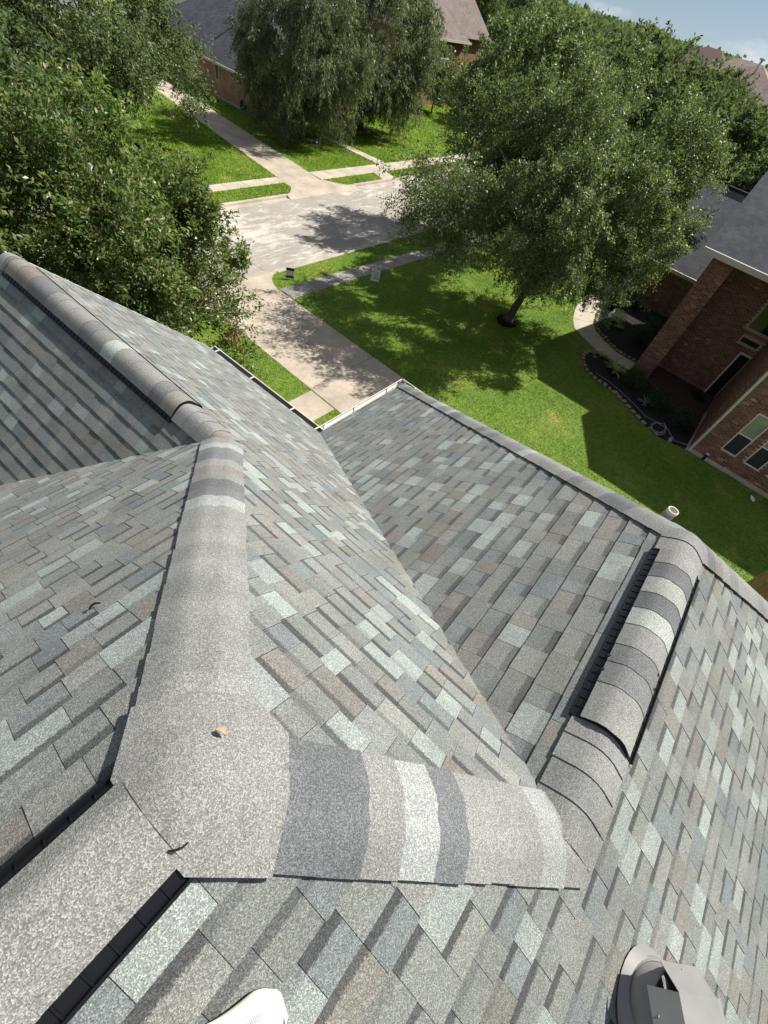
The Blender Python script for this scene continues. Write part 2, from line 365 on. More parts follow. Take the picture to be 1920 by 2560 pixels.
# far side: sidewalk, driveway, walk
swf=empty('sidewalk',(0,0,0)); tag(swf,kind='structure')
xs=[21.55-1.31*i for i in range(22)]
for a,b in zip(xs[1:],xs[:-1]): slab_poly(swf,[(a,22.93),(b,22.93),(b,23.72),(a,23.72)],.02,mat=CONC2)
xs=[24.3+1.3*i for i in range(22)]
for a,b in zip(xs[:-1],xs[1:]): slab_poly(swf,[(a,22.70),(b,22.70),(b,23.86),(a,23.86)],.02,mat=CONC2)
fdr=empty('driveway',(0,0,0)); tag(fdr,kind='structure')
FL=lambda y:21.58+.155*(y-23.7); FR=lambda y:24.28+.115*(y-23.7)
for a,b in ((22.68,25.4),(25.4,28.2),(28.2,31),(31,33.8),(33.8,36.6),(36.6,39.5),(39.5,43)):
    slab_poly(fdr,[(FL(a),a),(FR(a),a),(FR(b),b),(FL(b),b)])
zf=lambda p:(p[0],p[1],.022)
ramp_slab(fdr,[zf(p) for p in [(21.42,22.66),(21.38,22.3),(21.1,21.95),(20.7,21.65),(20.3,21.5),(20.3,21.42),(26.0,21.42),(26.0,21.5),(25.4,21.6),(24.95,21.9),(24.6,22.3),(24.3,22.66)]])
ramp_slab(fdr,[(20.3,21.415,.022),(26.0,21.415,.022),(26.0,21.1,-.092),(20.3,21.1,-.092)])
wk=empty('walkway',(0,0,0)); tag(wk,kind='structure')
for a,b in ((23.9,25.2),(25.2,26.5),(26.5,27.8),(27.8,29.3)): slab_poly(wk,[(31.1-.03*(a-23.9),a),(32.1-.12*(a-23.9),a),(32.1-.12*(b-23.9),b),(31.1-.03*(b-23.9),b)],.02,mat=CONC2)
slab_poly(wk,[(29.0,21.5),(30.3,21.5),(30.6,22.68),(29.3,22.68)],.02,mat=CONC2)
# walk crossing from our house to the driveway
wk2=empty('walkway',(0,0,0)); tag(wk2,kind='structure')
slab_poly(wk2,[(4.5,7.12),(9.28,7.12),(9.33,8.26),(4.5,8.26)],.016,mat=CONC)
# neighbour's curving front walk
wk3=empty('walkway',(0,0,0)); tag(wk3,kind='structure')
LP=[(22.45,.2),(22.5,.9),(22.55,1.75),(22.53,2.57),(23.0,3.4),(23.55,4.3),(24.4,4.75),(25.6,5.15),(27.2,5.45),(29.5,5.35),(32,5.4),(34.5,5.5)]
RP=[(23.5,.2),(23.52,.85),(23.5,1.4),(23.5,1.95),(23.95,2.75),(24.45,3.45),(25.2,3.9),(26.3,4.2),(27.8,4.35),(29.8,4.2),(32,4.2),(34.5,4.3)]
for i in range(len(LP)-1): slab_poly(wk3,[LP[i],RP[i],RP[i+1],LP[i+1]],.02,mat=CONC2)
BED=[(22.42,.4),(22.35,2.55),(21.9,2.95),(21.25,2.85),(20.5,2.4),(20.15,1.9),(20.0,1.1),(19.7,.3),(19.2,-.5),(18.85,-1.1),(18.65,-1.8),(18.9,-2.8),(22.5,-2.8)]
BED2=[(23.55,.7),(23.55,1.9),(24.5,3.35),(25.3,3.8),(26.6,4.15),(30.6,4.0),(30.6,.7)]
# ------------------------------------------------------------------ our house: roof planes
s_,t_=.682,.892
H=8.543; zL,zR,zg=1.281,.670,3.343
xL,yL=zL/t_,zL/s_; yR=zR/s_; xK=zR/t_; xg=zg/t_; yi=(zg-2*zR)/s_; xP=2.710; xO=5.759; ye=zg/s_
tE=(zg-zR)/(xO-xP); yB=-yR-(zg-zR)/s_; ZE=H-zg
house=empty('house',(0,0,0))
tag(house,'house with mixed grey shingled hip roof, ridge vents and white gutters, foreground','house')
EX=.1435
class Plane:
    def __init__(s, eave, axis, slope, polys):
        """axis 'y-': upslope is -y etc.; eave: coordinate of the eave line"""
        s.e=eave; s.ax=axis; s.k=slope; s.c=1/math.sqrt(1+slope**2); s.s=slope*s.c
        s.polys=[inset([s.loc(p) for p in q],s.loc) for q in polys]
    def loc(s,p):
        x,y=p
        if s.ax=='y-': return (x,(s.e-y)/s.c)
        if s.ax=='y+': return (x,(y-s.e)/s.c)
        if s.ax=='x-': return (y,(s.e-x)/s.c)
        return (y,(x-s.e)/s.c)
    def wor(s,u,v,h=0):
        d=v*s.c; z=ZE+v*s.s
        if s.ax=='y-': P=Vector((u,s.e-d,z)); n=Vector((0,s.s,s.c))
        elif s.ax=='y+': P=Vector((u,s.e+d,z)); n=Vector((0,-s.s,s.c))
        elif s.ax=='x-': P=Vector((s.e-d,u,z)); n=Vector((s.s,0,s.c))
        else: P=Vector((s.e+d,u,z)); n=Vector((-s.s,0,s.c))
        return P+n*h
def clip(poly, clipper):
    A=sum(clipper[i][0]*clipper[(i+1)%len(clipper)][1]-clipper[(i+1)%len(clipper)][0]*clipper[i][1] for i in range(len(clipper)))
    C=clipper if A>0 else clipper[::-1]; out=poly
    for i in range(len(C)):
        a,b=C[i],C[(i+1)%len(C)]; inp=out; out=[]
        sd=lambda p:(b[0]-a[0])*(p[1]-a[1])-(b[1]-a[1])*(p[0]-a[0])
        for j in range(len(inp)):
            p,q=inp[j],inp[(j+1)%len(inp)]; dp,dq=sd(p),sd(q)
            if dp>=0: out.append(p)
            if (dp>=0)!=(dq>=0):
                k=dp/(dp-dq); out.append((p[0]+(q[0]-p[0])*k,p[1]+(q[1]-p[1])*k))
        if len(out)<3: return []
    return out
XW=-5.2
HIPS=[((XW,0),(0,0)),((0,0),(xL,yL)),((0,0),(xK,-yR)),((xK,-yR),(xP,-yR)),((xP,-yR),(xO,yi)),((xP,-yR),(xO,yB)),((xL,yL),(xL,4.93))]
def inset(poly,loc):
    out=list(poly); A=sum(poly[i][0]*poly[(i+1)%len(poly)][1]-poly[(i+1)%len(poly)][0]*poly[i][1] for i in range(len(poly)))
    for i in range(len(poly)):
        for h in HIPS:
            a,b=loc(h[0]),loc(h[1]); p,q=poly[i],poly[(i+1)%len(poly)]
            if min(math.dist(p,a)+math.dist(q,b),math.dist(p,b)+math.dist(q,a))<1e-4:
                d=((q[0]-p[0]),(q[1]-p[1])); L=math.hypot(*d); nx,ny=(-d[1]/L,d[0]/L) if A>0 else (d[1]/L,-d[0]/L)
                p2=(p[0]+nx*.036-d[0]*9/L,p[1]+ny*.036-d[1]*9/L); q2=(q[0]+nx*.036+d[0]*9/L,q[1]+ny*.036+d[1]*9/L)
                out=clip(out,[p2,q2,(q2[0]+nx*30,q2[1]+ny*30),(p2[0]+nx*30,p2[1]+ny*30)])
    return out
PL={}
PL['front']=Plane(ye,'y-',s_,[[(XW,0),(0,0),(xL,yL),(2*xL-(zg/t_),ye),(XW,ye)]])
PL['side']=Plane(xg,'x-',t_,[[(0,0),(xK,-yR),(xK+(yL+yR)*(xg-xK)/(yi+yR),yL),(xL,yL)],[(xL,yL),(xK+(yL+yR)*(xg-xK)/(yi+yR),yL),(xg,yi),(xg,5.44),(xL,4.93)]])
PL['wing']=Plane(yi,'y-',s_,[[(xK,-yR),(xP,-yR),(xO,yi),(xg,yi)]])
PL['back']=Plane(yB,'y+',s_,[[(XW,0),(0,0),(xK,-yR),(xK,yB),(XW,yB)],[(xK,-yR),(xP,-yR),(xO,yB),(xK,yB)]])
PL['end']=Plane(xO,'x-',tE,[[(xP,-yR),(xO,yi),(xO,yB)]])
PL['dark']=Plane(2*xL-xg,'x+',t_,[[(xL,yL),(xL,4.93),(2*xL-xg,5.44),(2*xL-xg,ye)]])
PALETTE=[((.190,.194,.186),.38),((.214,.213,.200),.20),((.170,.184,.188),.15),((.264,.284,.272),.14),((.190,.178,.163),.13)]
def tint():
    r=random.random(); a=0
    for c,wt in PALETTE:
        a+=wt
        if r<a: break
    k=random.uniform(.9,1.1); return tuple(round(x*k*g_,4) for x,g_ in zip(c,(.985,1.0,.985)))
def projected_area(P):
    q=[]
    for p in P:
        d=p-CAM; z=d.dot(fw)
        if z<.1: return 0
        q.append((960+FPX*d.dot(rt)/z,1280-FPX*d.dot(up)/z))
    cx=sum(a for a,_ in q)/len(q); cy=sum(b for _,b in q)/len(q)
    if not(0<cx<1920 and 0<cy<2560): return 0
    return abs(sum(q[i][0]*q[(i+1)%len(q)][1]-q[(i+1)%len(q)][0]*q[i][1] for i in range(len(q))))/2
EXP={'front':.122,'back':.127,'side':.130,'wing':.1435,'end':.14,'dark':.126}
phase={'wing':.071,'front':.03,'side':.05,'back':.10,'end':0,'dark':.06}
ALL=[]
for pn,P in PL.items():
    EX=EXP[pn]; dm=MB()
    for q in P.polys:
        dm.poly([P.wor(u,v,-.012) for u,v in q])
    P.obj=dm.build('roof_slope',DECK,house)
    us=[u for q in P.polys for u,_ in q]; vsx=[v for q in P.polys for _,v in q]
    vmax=max(vsx); n=int(vmax/EX)+2
    for c in range(-1,n):
        vb=phase[pn]+c*EX
        if vb>vmax: break
        u=min(us)-random.uniform(0,.3); hi=random.random()<.5
        while u<max(us):
            wd=random.choice((.10,.115,.13,.145,.16,.18,.21))*random.uniform(.92,1.08)*EX/.1435
            j=random.uniform(-.003,.003); hb=((.0088,.0064) if pn not in ('dark','wing') else (.0104,.0094))[0 if hi else 1]+random.uniform(-.0006,.0008); ht=.0016 if not hi else .0026
            tc=tint(); bs=0.0 if hi else random.choice((1,1,.9,.75)); 
            if hi: bs=random.choice((0,0,.25,.45))
            if pn in ('wing','dark'): bs*=.75 if pn=='wing' else .4
            va,vt=vb+j,vb+EX+.012
            for q in P.polys:
                rect=[(u+.0008,va),(u+wd-.0008,va),(u+wd-.0008,vt),(u+.0008,vt)]
                pg=clip(rect,q)
                if len(pg)<3: continue
                hh=lambda v:hb+(ht-hb)*(v-va)/(vt-va)
                top=[P.wor(a,b,hh(b)) for a,b in pg]
                pc=[(top,[(bs,max(.001,(b-va)/EX)) for a,b in pg])]
                for i in range(len(pg)):
                    a,b=pg[i],pg[(i+1)%len(pg)]
                    e1=abs(a[1]-va)<1e-6 and abs(b[1]-va)<1e-6
                    e2=abs(a[0]-b[0])<1e-6 and (abs(a[0]-rect[0][0])<1e-6 or abs(a[0]-rect[1][0])<1e-6)
                    if e1 or e2: pc.append(([P.wor(*a,-.002),P.wor(*b,-.002),P.wor(*b,hh(b[1])),P.wor(*a,hh(a[1]))],[(0,.001)]*4))
                full=len(pg)==4 and abs(pg[0][0]-pg[1][0])+abs(pg[1][0]-pg[2][0])>.05
                ALL.append((projected_area(top) if full else 0,pn,pc,tc))
            u+=wd; hi=not hi
            if random.random()<.12: hi=not hi
ALL.sort(key=lambda a:-a[0])
rest={k:MB() for k in PL}
for i,(ar,pn,pc,tc) in enumerate(ALL):
    mb=MB() if i<296 else rest[pn]
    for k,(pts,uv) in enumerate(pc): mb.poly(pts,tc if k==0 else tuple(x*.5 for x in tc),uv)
    if i<296: mb.build('shingle',SH,PL[pn].obj)
for pn,mb in rest.items(): tag(mb.build('shingle_courses',SH,PL[pn].obj),kind='stuff')
# woven valley lines and ridge caps
CAPC=[(.212,.212,.202),(.228,.226,.215),(.200,.200,.194),(.29,.30,.288),(.142,.146,.153),(.158,.162,.166),(.195,.178,.16)]
def dirs(A,B,n1,n2):
    d=(B-A).normalized(); n1=n1.normalized(); n2=n2.normalized()
    p1=d.cross(n1); p1=p1 if p1.z<0 else -p1
    p2=d.cross(n2); p2=p2 if p2.z<0 else -p2
    if abs(p1.z)<1e-6: p1=d.cross(n1)
    return d,p1.normalized(),p2.normalized(),n1,n2
def cap_profile(w,off,rnd,n=5):
    out=[]
    for i in range(-n,n+1):
        t=abs(i)/n; out.append((i,w*t,off,rnd*max(0,1-t/.45)**2))
    return out
def cap_piece(A,d,p1,p2,n1,n2,a,b,w,ha,hb,rnd,col,lift=0,sk=0.0,n=5,th=.004,drop=0):
    """one bent cap shingle from a to b along the ridge; ha/hb heights at a and b"""
    mb=MB(); nm=(n1+n2).normalized(); rows=[]
    for pos,h in ((a,ha),(b,hb)):
        row=[];low=[]
        for i in range(-n,n+1):
            t=abs(i)/n; p=p1 if i<0 else p2; nn=(n1 if i<0 else n2) if t>.45 else (nm*(1-t/.45)+(n1 if i<0 else n2)*(t/.45)).normalized()
            q=A+d*(pos+sk*i/n)+p*(w*t)+nn*(h+lift-drop*t)-nm*(rnd*max(0,1-t/.5)**2)
            row.append(q); low.append(q-nn*th)
        rows.append((row,low))
    (r1,l1),(r2,l2)=rows; k=len(r1)
    V=r1+r2; F=[(i,i+1,k+i+1,k+i) for i in range(k-1)]
    mb.faces(V,F,col,0,True)
    mb.faces(r1+l1,[(i,i+1,k+i+1,k+i) for i in range(k-1)],tuple(x*.6 for x in col))
    mb.faces([r1[0],r2[0],l2[0],l1[0]],[(0,1,2,3)],tuple(x*.6 for x in col)); mb.faces([r1[-1],r2[-1],l2[-1],l1[-1]],[(0,1,2,3)],tuple(x*.6 for x in col))
    for u in range(len(mb.uv)): mb.uv[u]=[(0,.001)]*len(mb.uv[u])
    return mb
Nf=Vector((0,s_,1)); Nb=Vector((0,-s_,1)); Ns=Vector((t_,0,1)); Nd=Vector((-t_,0,1)); Ne=Vector((tE,0,1))
def pt(x,y,z): return Vector((x,y,H-z))
def capcol(): return random.choices(CAPC,(5,4,4,2.2,2,1.6,1.2))[0]
def cap_run(A,B,n1,n2,name='ridge_cap',ex=.125,w=.155,start=0,rnd=.022,cols=None,stop=0,skip=None):
    """A is the low end"""
    d,p1,p2,n1,n2=dirs(A,B,n1,n2); L=(B-A).length-stop; i=0; a=start
    while a<L:
        if skip and skip[0]<a<skip[1]: a+=ex; i+=1; continue
        b=min(a+ex+.03,L+.02); c=cols[i%len(cols)] if cols else capcol(); k=random.uniform(.94,1.06)
        cap_piece(A,d,p1,p2,n1,n2,a,b,w*random.uniform(.98,1.02),.0235,.0175,rnd,tuple(x*k for x in c)).build(name,SH,house); a+=ex*random.uniform(.93,1.07); i+=1
J=pt(0,0,0); KL=pt(xL,yL,zL); K=pt(xK,-yR,zR); PK=pt(xP,-yR,zR); OC=pt(xO,yi,zg); BC=pt(xO,yB,zg); ML=pt(XW,0,0); LE=pt(xL,4.93,zL)
c0,c1,c2,c3,c4,c5,c6=CAPC
cap_run(KL,J,Nf,Ns,cols=[c0,c3,c5,c4,c0,c6,c0,c4,c5,c3,c0,c1,c1,c0,c1,c0,c1,c0,c0,c1,c0,c0],w=.148,rnd=.03,stop=.26)
cap_run(K,J,Nb,Ns,cols=[c1,c3,c1,c1,c1,c4,c3,c1,c4,c4,c0],w=.148,start=-.10,rnd=.03,stop=.26)
cap_run(OC,PK,Nf,Ne,w=.15,start=.03,stop=.07)
cap_run(BC,PK,Nb,Ne,w=.15,stop=.07)
cap_run(K,PK,Nf,Nb,w=.155,start=-.02,cols=[c0,c2,c0,c1,c5,c0,c1,c0],skip=(.43,1.62))
cap_run(KL,LE,Nd,Ns,w=.15,start=-.05,skip=(.42,2.80))
cap_run(ML,J,Nf,Nb,w=.15,start=.1,skip=(1.85,9))
# saddle piece where the main ridge and the two hips meet
def saddle():
    d1=(KL-J).normalized(); d2=(K-J).normalized(); dm=Vector((-1,0,0)); mb=MB(); h=.030
    nf,nb_,ns=Nf.normalized(),Nb.normalized(),Ns.normalized()
    def edge(d,n,L,w,h=h):
        p=d.cross(n); p=p if p.z<0 else -p
        return J+d*L+p.normalized()*w+n*h
    z=Vector((0,0,1)); mid=lambda d,L:J+d*L+z*.008
    lay=[]
    for f in (1,):
        ring=[mid(dm,.10)+z*.004,edge(dm,nf,.10,.13),edge(d1,nf,.25,.15),mid(d1,.25),edge(d1,ns,.25,.15),edge(d2,ns,.25,.15),mid(d2,.25),edge(d2,nb_,.25,.15),edge(dm,nb_,.10,.13)]
    inner=[J.lerp(q,.5)+z*.010 for q in ring]; c=J+z*.020
    k=len(ring); V=ring+inner+[c]; F=[(i,(i+1)%k,k+(i+1)%k,k+i) for i in range(k)]+[(k+i,k+(i+1)%k,2*k) for i in range(k)]
    mb.faces(V,F,(.214,.211,.2),0,True)
    for i in range(0):
        tc=[(.214,.211,.2),(.208,.205,.196),(.212,.210,.2),(.202,.196,.184),(.198,.192,.18),(.208,.203,.192),(.218,.216,.205),(.222,.22,.209),(.214,.213,.203)][i%9]
        mb.faces([V[q] for q in F[i]],[(0,1,2,3)],tc,0,True); mb.faces([V[q] for q in F[k+i]],[(0,1,2)],tc,0,True)
    low=[q-z*.012 for q in ring]; mb.faces(ring+low,[(i,(i+1)%k,k+(i+1)%k,k+i) for i in range(k)],(.15,.15,.14))
    for u in range(len(mb.uv)): mb.uv[u]=[(0,.001)]*len(mb.uv[u])
    mb.build('ridge_cap',SH,house)
saddle()
# ridge vents: black plastic shell with louvred lips, own cap shingles on top
def ridge_vent(A,d,n1,n2,L,wcap,cols,exl,face_end=True):
    d=d.normalized(); _,p1,p2,n1,n2=dirs(A,A+d,n1,n2); nm=(n1+n2).normalized()
    mb=MB(); hv=.044; he=.028; wo=wcap+.044
    n=6; prof=[]
    for i in range(-n,n+1):
        t=abs(i)/n; p=p1 if i<0 else p2; nn=(n1 if i<0 else n2); nn=(nm*(1-t)+nn*t).normalized()
        prof.append(p*(wcap*t)+nn*(hv+(he-hv)*t)-nm*(.03*max(0,1-t/.5)**2))
    q=[A+x for x in prof]; q2=[A+d*L+x for x in prof]; k=len(q)
    mb.faces(q+q2,[(i,i+1,k+i+1,k+i) for i in range(k-1)])
    for E,sg in ((A,1),(A+d*L,-1)):       # end walls
        a=[E+x for x in prof]; b=[E+x-nm*.022 for x in prof]; mb.faces(a+b,[(i,i+1,k+i+1,k+i) for i in range(k-1)])
    o=mb.build('ridge_vent',BLACK,house)
    for p,nn in ((p1,n1),(p2,n2)):
        lb=MB()
        a0,a1=A+p*(wcap-.004)+nn*.0205,A+p*wo+nn*.0205
        lb.faces([a0,a1,a1+d*L,a0+d*L],[(0,1,2,3)])
        # outer lip: thin upright rail
        for x0,x1,z0,z1 in ((wo-.004,wo+.004,.004,.029),):
            P8=[A+p*x+nn*z+d*y for x in(x0,x1) for y in(0,L) for z in(z0,z1)]
            lb.faces(P8,[(0,1,3,2),(4,6,7,5),(0,4,5,1),(2,3,7,6),(0,2,6,4),(1,5,7,3)])
        z0,z1=.0,.05
        P8=[A+p*x+nn*z+d*y for x in(wcap-.008,wcap-.002) for y in(0,L) for z in(.004,.028)]
        lb.faces(P8,[(0,1,3,2),(4,6,7,5),(0,4,5,1),(2,3,7,6),(0,2,6,4),(1,5,7,3)])
        lb.build('vent_lip',BLACK,o)
        nb=int(L/.05); rb=MB()
        for i in range(nb+1):
            y=i*L/nb; yy=(y-.0016,y+.0016)
            P8=[A+p*x+nn*z+d*q for x in(wcap-.003,wo-.003) for q in yy for z in(.0195,.0245)]
            rb.faces(P8,[(0,1,3,2),(4,6,7,5),(0,4,5,1),(2,3,7,6),(0,2,6,4),(1,5,7,3)])
        rb.build('louvre_ribs',BLACK,o)['kind']='stuff'
    i=0; pos=0
    while pos<L-.01:
        ex=exl[i%len(exl)]; b=min(pos+ex+.02,L); c=cols[i%len(cols)]
        cap_piece(A,d,p1,p2,n1,n2,pos,b,wcap,hv+.0075,hv+.0045,.03,c,th=.003,drop=hv-he).build('vent_cap_shingle',SH,o); pos+=ex; i+=1
    return o,(A,d,p1,p2,n1,n2,wcap,hv)
lc=[(.30,.295,.28),(.20,.205,.22),(.27,.265,.25),(.44,.46,.43),(.16,.165,.19),(.31,.305,.29)]
vR,gR=ridge_vent(pt(1.20,-yR,zR),Vector((1,0,0)),Nf,Nb,1.27,.120,[(0.256,0.256,0.240),(0.192,0.192,0.192),(0.163,0.164,0.165),(0.232,0.228,0.216),(0.336,0.352,0.328),(0.134,0.135,0.142),(0.288,0.288,0.272),(0.130,0.131,0.138),(0.240,0.232,0.224)],[.21,.13,.12,.15,.13,.13,.14,.13,.16])
vM,gM=ridge_vent(pt(-.085,0,0),Vector((-1,0,0)),Nf,Nb,3.2,.102,[(0.240,0.236,0.224),(0.248,0.244,0.232),(0.224,0.224,0.220),(0.264,0.264,0.248)],[.26,.34,.3])
vLn,gL=ridge_vent(pt(xL,2.33,zL),Vector((0,1,0)),Nd,Ns,2.45,.132,[(0.208,0.196,0.176),(0.156,0.158,0.162),(0.216,0.212,0.200),(0.208,0.204,0.192),(0.320,0.336,0.320),(0.200,0.192,0.180),(0.158,0.159,0.166),(0.216,0.208,0.196),(0.224,0.220,0.208),(0.200,0.192,0.184),(0.139,0.139,0.145),(0.192,0.168,0.148)],[.15,.14,.3,.2,.15,.17,.15,.22])
def nail(g,pos,side,a):
    A,d,p1,p2,n1,n2,wc,hv=g; p,nn=(p1,n1) if side<0 else (p2,n2)
    c=A+d*pos+p*a+nn*.034; mb=MB(); x=d; y=nn.cross(d)
    ring=lambda r,h:[c+nn*h+(x*math.cos(k*math.pi/4)+y*math.sin(k*math.pi/4))*r for k in range(8)]
    a0,b0=ring(.010,0),ring(.008,.004); mb.faces(a0+b0,[(k,(k+1)%8,8+(k+1)%8,8+k) for k in range(8)]+[tuple(range(8,16))]); return mb
for g,v,lst in ((gR,vR,((.37,1,.11),(.45,1,.10),(.37,-1,.12),(.28,-1,.12))),(gL,vLn,((.16,1,.11),(.22,1,.12)))):
    for pos,sd,a in lst: nail(g,pos,sd,a).build('nail_head',DARK,v)
# walls below the eaves (brick, set back under the soffit)
wm=MB(); o_=.35; zt=ZE-.04
pts=[(XW,-ye+o_),(xO-o_,-ye+o_),(xO-o_,yi-o_),(xg-o_,yi-o_),(xg-o_,5.44-o_),(2*xL-xg+o_,5.44-o_),(2*xL-xg+o_,ye-o_),(XW,ye-o_)]
pts=[(XW,yB+o_)]+[(xO-o_,yB+o_)]+pts[2:]
for i in range(len(pts)):
    a,b=pts[i],pts[(i+1)%len(pts)]; wm.poly([(*a,-.05),(*b,-.05),(*b,zt),(*a,zt)])
wm.build('wall',FB2,house)
gm=MB(); gm.poly([(2*xL-xg+.1,5.44-o_,zt),(xg-.1,5.44-o_,zt),(xL,5.0-o_,H-zL-.1)]); gm.build('gable_wall',FB2,house)
sf=MB()
for a,b in ((( XW,yB),(xO,yB+o_)),((xO-o_,yB+o_),(xO,yi)),((xg,yi-o_),(xO-o_,yi)),((xg-o_,yi-o_),(xg,5.44)),((2*xL-xg,5.44-o_),(xg-o_,5.44)),((XW,ye-o_),(2*xL-xg+o_,ye))):
    sf.box2((a[0],a[1],ZE-.06),(b[0],b[1],ZE-.035))
sf.build('soffit',WHITEP,house)
# gutters
def gutter(A,B,out,hang,trough=None):
    A=Vector(A);B=Vector(B);d=(B-A).normalized();o=Vector(out); mb=MB(); z=Vector((0,0,1))
    pr=[(0.0,.0),(0,-.105),(.075,-.105),(.085,-.06),(.112,-.03),(.112,.006),(.098,.006),(.098,-.004),(.104,-.004)]
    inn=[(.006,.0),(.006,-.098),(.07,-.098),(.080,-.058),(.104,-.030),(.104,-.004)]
    for P,m_ in ((pr,0),(inn,1)):
        for a,b in zip(P[:-1],P[1:]):
            mb.poly([A+o*a[0]+z*a[1],B+o*a[0]+z*a[1],B+o*b[0]+z*b[1],A+o*b[0]+z*b[1]],m=m_)
    for E in (A,B): mb.poly([E+o*a+z*b for a,b in pr[:6]])
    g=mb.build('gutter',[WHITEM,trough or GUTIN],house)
    for hpos in hang:
        c=A+d*hpos; hb=MB(); hb.faces([c+d*x+o*y+z*q for x in(-.012,.012) for y in(-.02,.108) for q in(.004,.009)],[(0,1,3,2),(4,6,7,5),(0,4,5,1),(2,3,7,6),(0,2,6,4),(1,5,7,3)]); hb.build('gutter_hanger',WHITEM,g)
zG=ZE-.012
gutter((xg-.005,yi+.002,zG),(xg-.005,5.42,zG),(1,0,0),(.1,.62,1.52,2.35))
gutter((xg+.11,yi-.005,zG),(xO+.09,yi-.005,zG),(0,1,0),(.10,.78,1.60),WHITEM)
gutter((xO-.005,yi+.09,zG),(xO-.005,yB,zG),(1,0,0),(.3,1.2,2.1,3.0,3.9,4.8))
# rake board and drip edge of the street wing
rb=MB(); a,b=pt(xL,4.95,zL),pt(xg,5.46,zg)
rb.faces([a,b,b-Vector((0,0,.14)),a-Vector((0,0,.14)),a+Vector((0,.02,0)),b+Vector((0,.02,0)),b+Vector((0,.02,-.14)),a+Vector((0,.02,-.14))],[(0,1,2,3),(4,7,6,5),(0,4,5,1),(1,5,6,2),(3,2,6,7)]); rb.build('rake_board',WHITEP,house)
# exhaust vent: flashing, storm collar, pipe, folded sheet cap
ev=Vector((.636,-1.62,H-s_*1.62))
fm=MB(); Q=lambda x,y:Vector((ev.x+x,ev.y+y,H+s_*(ev.y+y)+.016))
n=32; lo=[Q(.172*math.cos(2*math.pi*k/n),.172*math.sin(2*math.pi*k/n)) for k in range(n)]; hi_=[Vector((ev.x+.136*math.cos(2*math.pi*k/n),ev.y+.136*math.sin(2*math.pi*k/n),ev.z+.115+.02*math.sin(2*math.pi*k/n))) for k in range(n)]
fm.faces(lo+hi_,[(k,(k+1)%n,n+(k+1)%n,n+k) for k in range(n)],smooth=True); fl=fm.build('exhaust_vent',METAL,house); fl['label']='grey sheet-metal exhaust vent with a folded square cap'
cm=MB(); cm.lathe([(.130,.118),(.142,.112),(.143,.120),(.130,.132)],ev,36); cm.build('storm_collar',METAL,fl)
pm=MB(); pm.lathe([(.128,.05),(.128,.25),(.121,.25),(.121,.05)],ev,36); pm.build('pipe',METAL,fl)
hm=MB(); a,zT=.070,.322; ca=Vector((ev.x,ev.y,ev.z)); Rz=Matrix.Rotation(math.atan2(.53,.85),3,'Z')
tp=[Vector((x,y,zT)) for x,y in((-a,-a),(a,-a),(a,a),(-a,a))]
def slabf(pts,th=.003):
    pts=[ca+Rz@p for p in pts]; nrm=(pts[1]-pts[0]).cross(pts[2]-pts[0]).normalized()*th; k=len(pts)
    hm.faces(pts+[p-nrm for p in pts],[tuple(range(k)),tuple(range(2*k-1,k-1,-1))]+[(i,(i+1)%k,k+(i+1)%k,k+i) for i in range(k)])
slabf(tp)
for i in range(4):
    p,q=tp[i],tp[(i+1)%4]; o=((p+q)/2); o.z=0; o=o.normalized()
    e=.006; dn=Vector((0,0,-.068))+o*.068
    slabf([p+(q-p)*e,p+dn,q+dn,q+(p-q)*e])
hm.build('vent_cap',METAL,fl)
for k in range(4):
    lg=MB(); v=Rz@Vector((.121*math.cos(k*math.pi/2),.121*math.sin(k*math.pi/2),0)); lg.box((ev.x+v.x,ev.y+v.y,ev.z+.245),(.008,.008,.05)); lg.build('cap_bracket',METAL,fl)
# plastic vent pipe beyond the hip
pv=Vector((3.06,-.875,0)); zb=H-zR-tE*(pv.x-xP)-.05
pm=MB(); pm.tube([(pv.x,pv.y,zb),(pv.x,pv.y,7.71)],.038,20,False); vp=pm.build('vent_pipe',PVC,house)
pm=MB(); pm.lathe([(.0385,7.69),(.0385,7.715),(.030,7.715),(.030,7.55)],(pv.x,pv.y,0),20); pm.build('pipe_rim',TAN,vp)
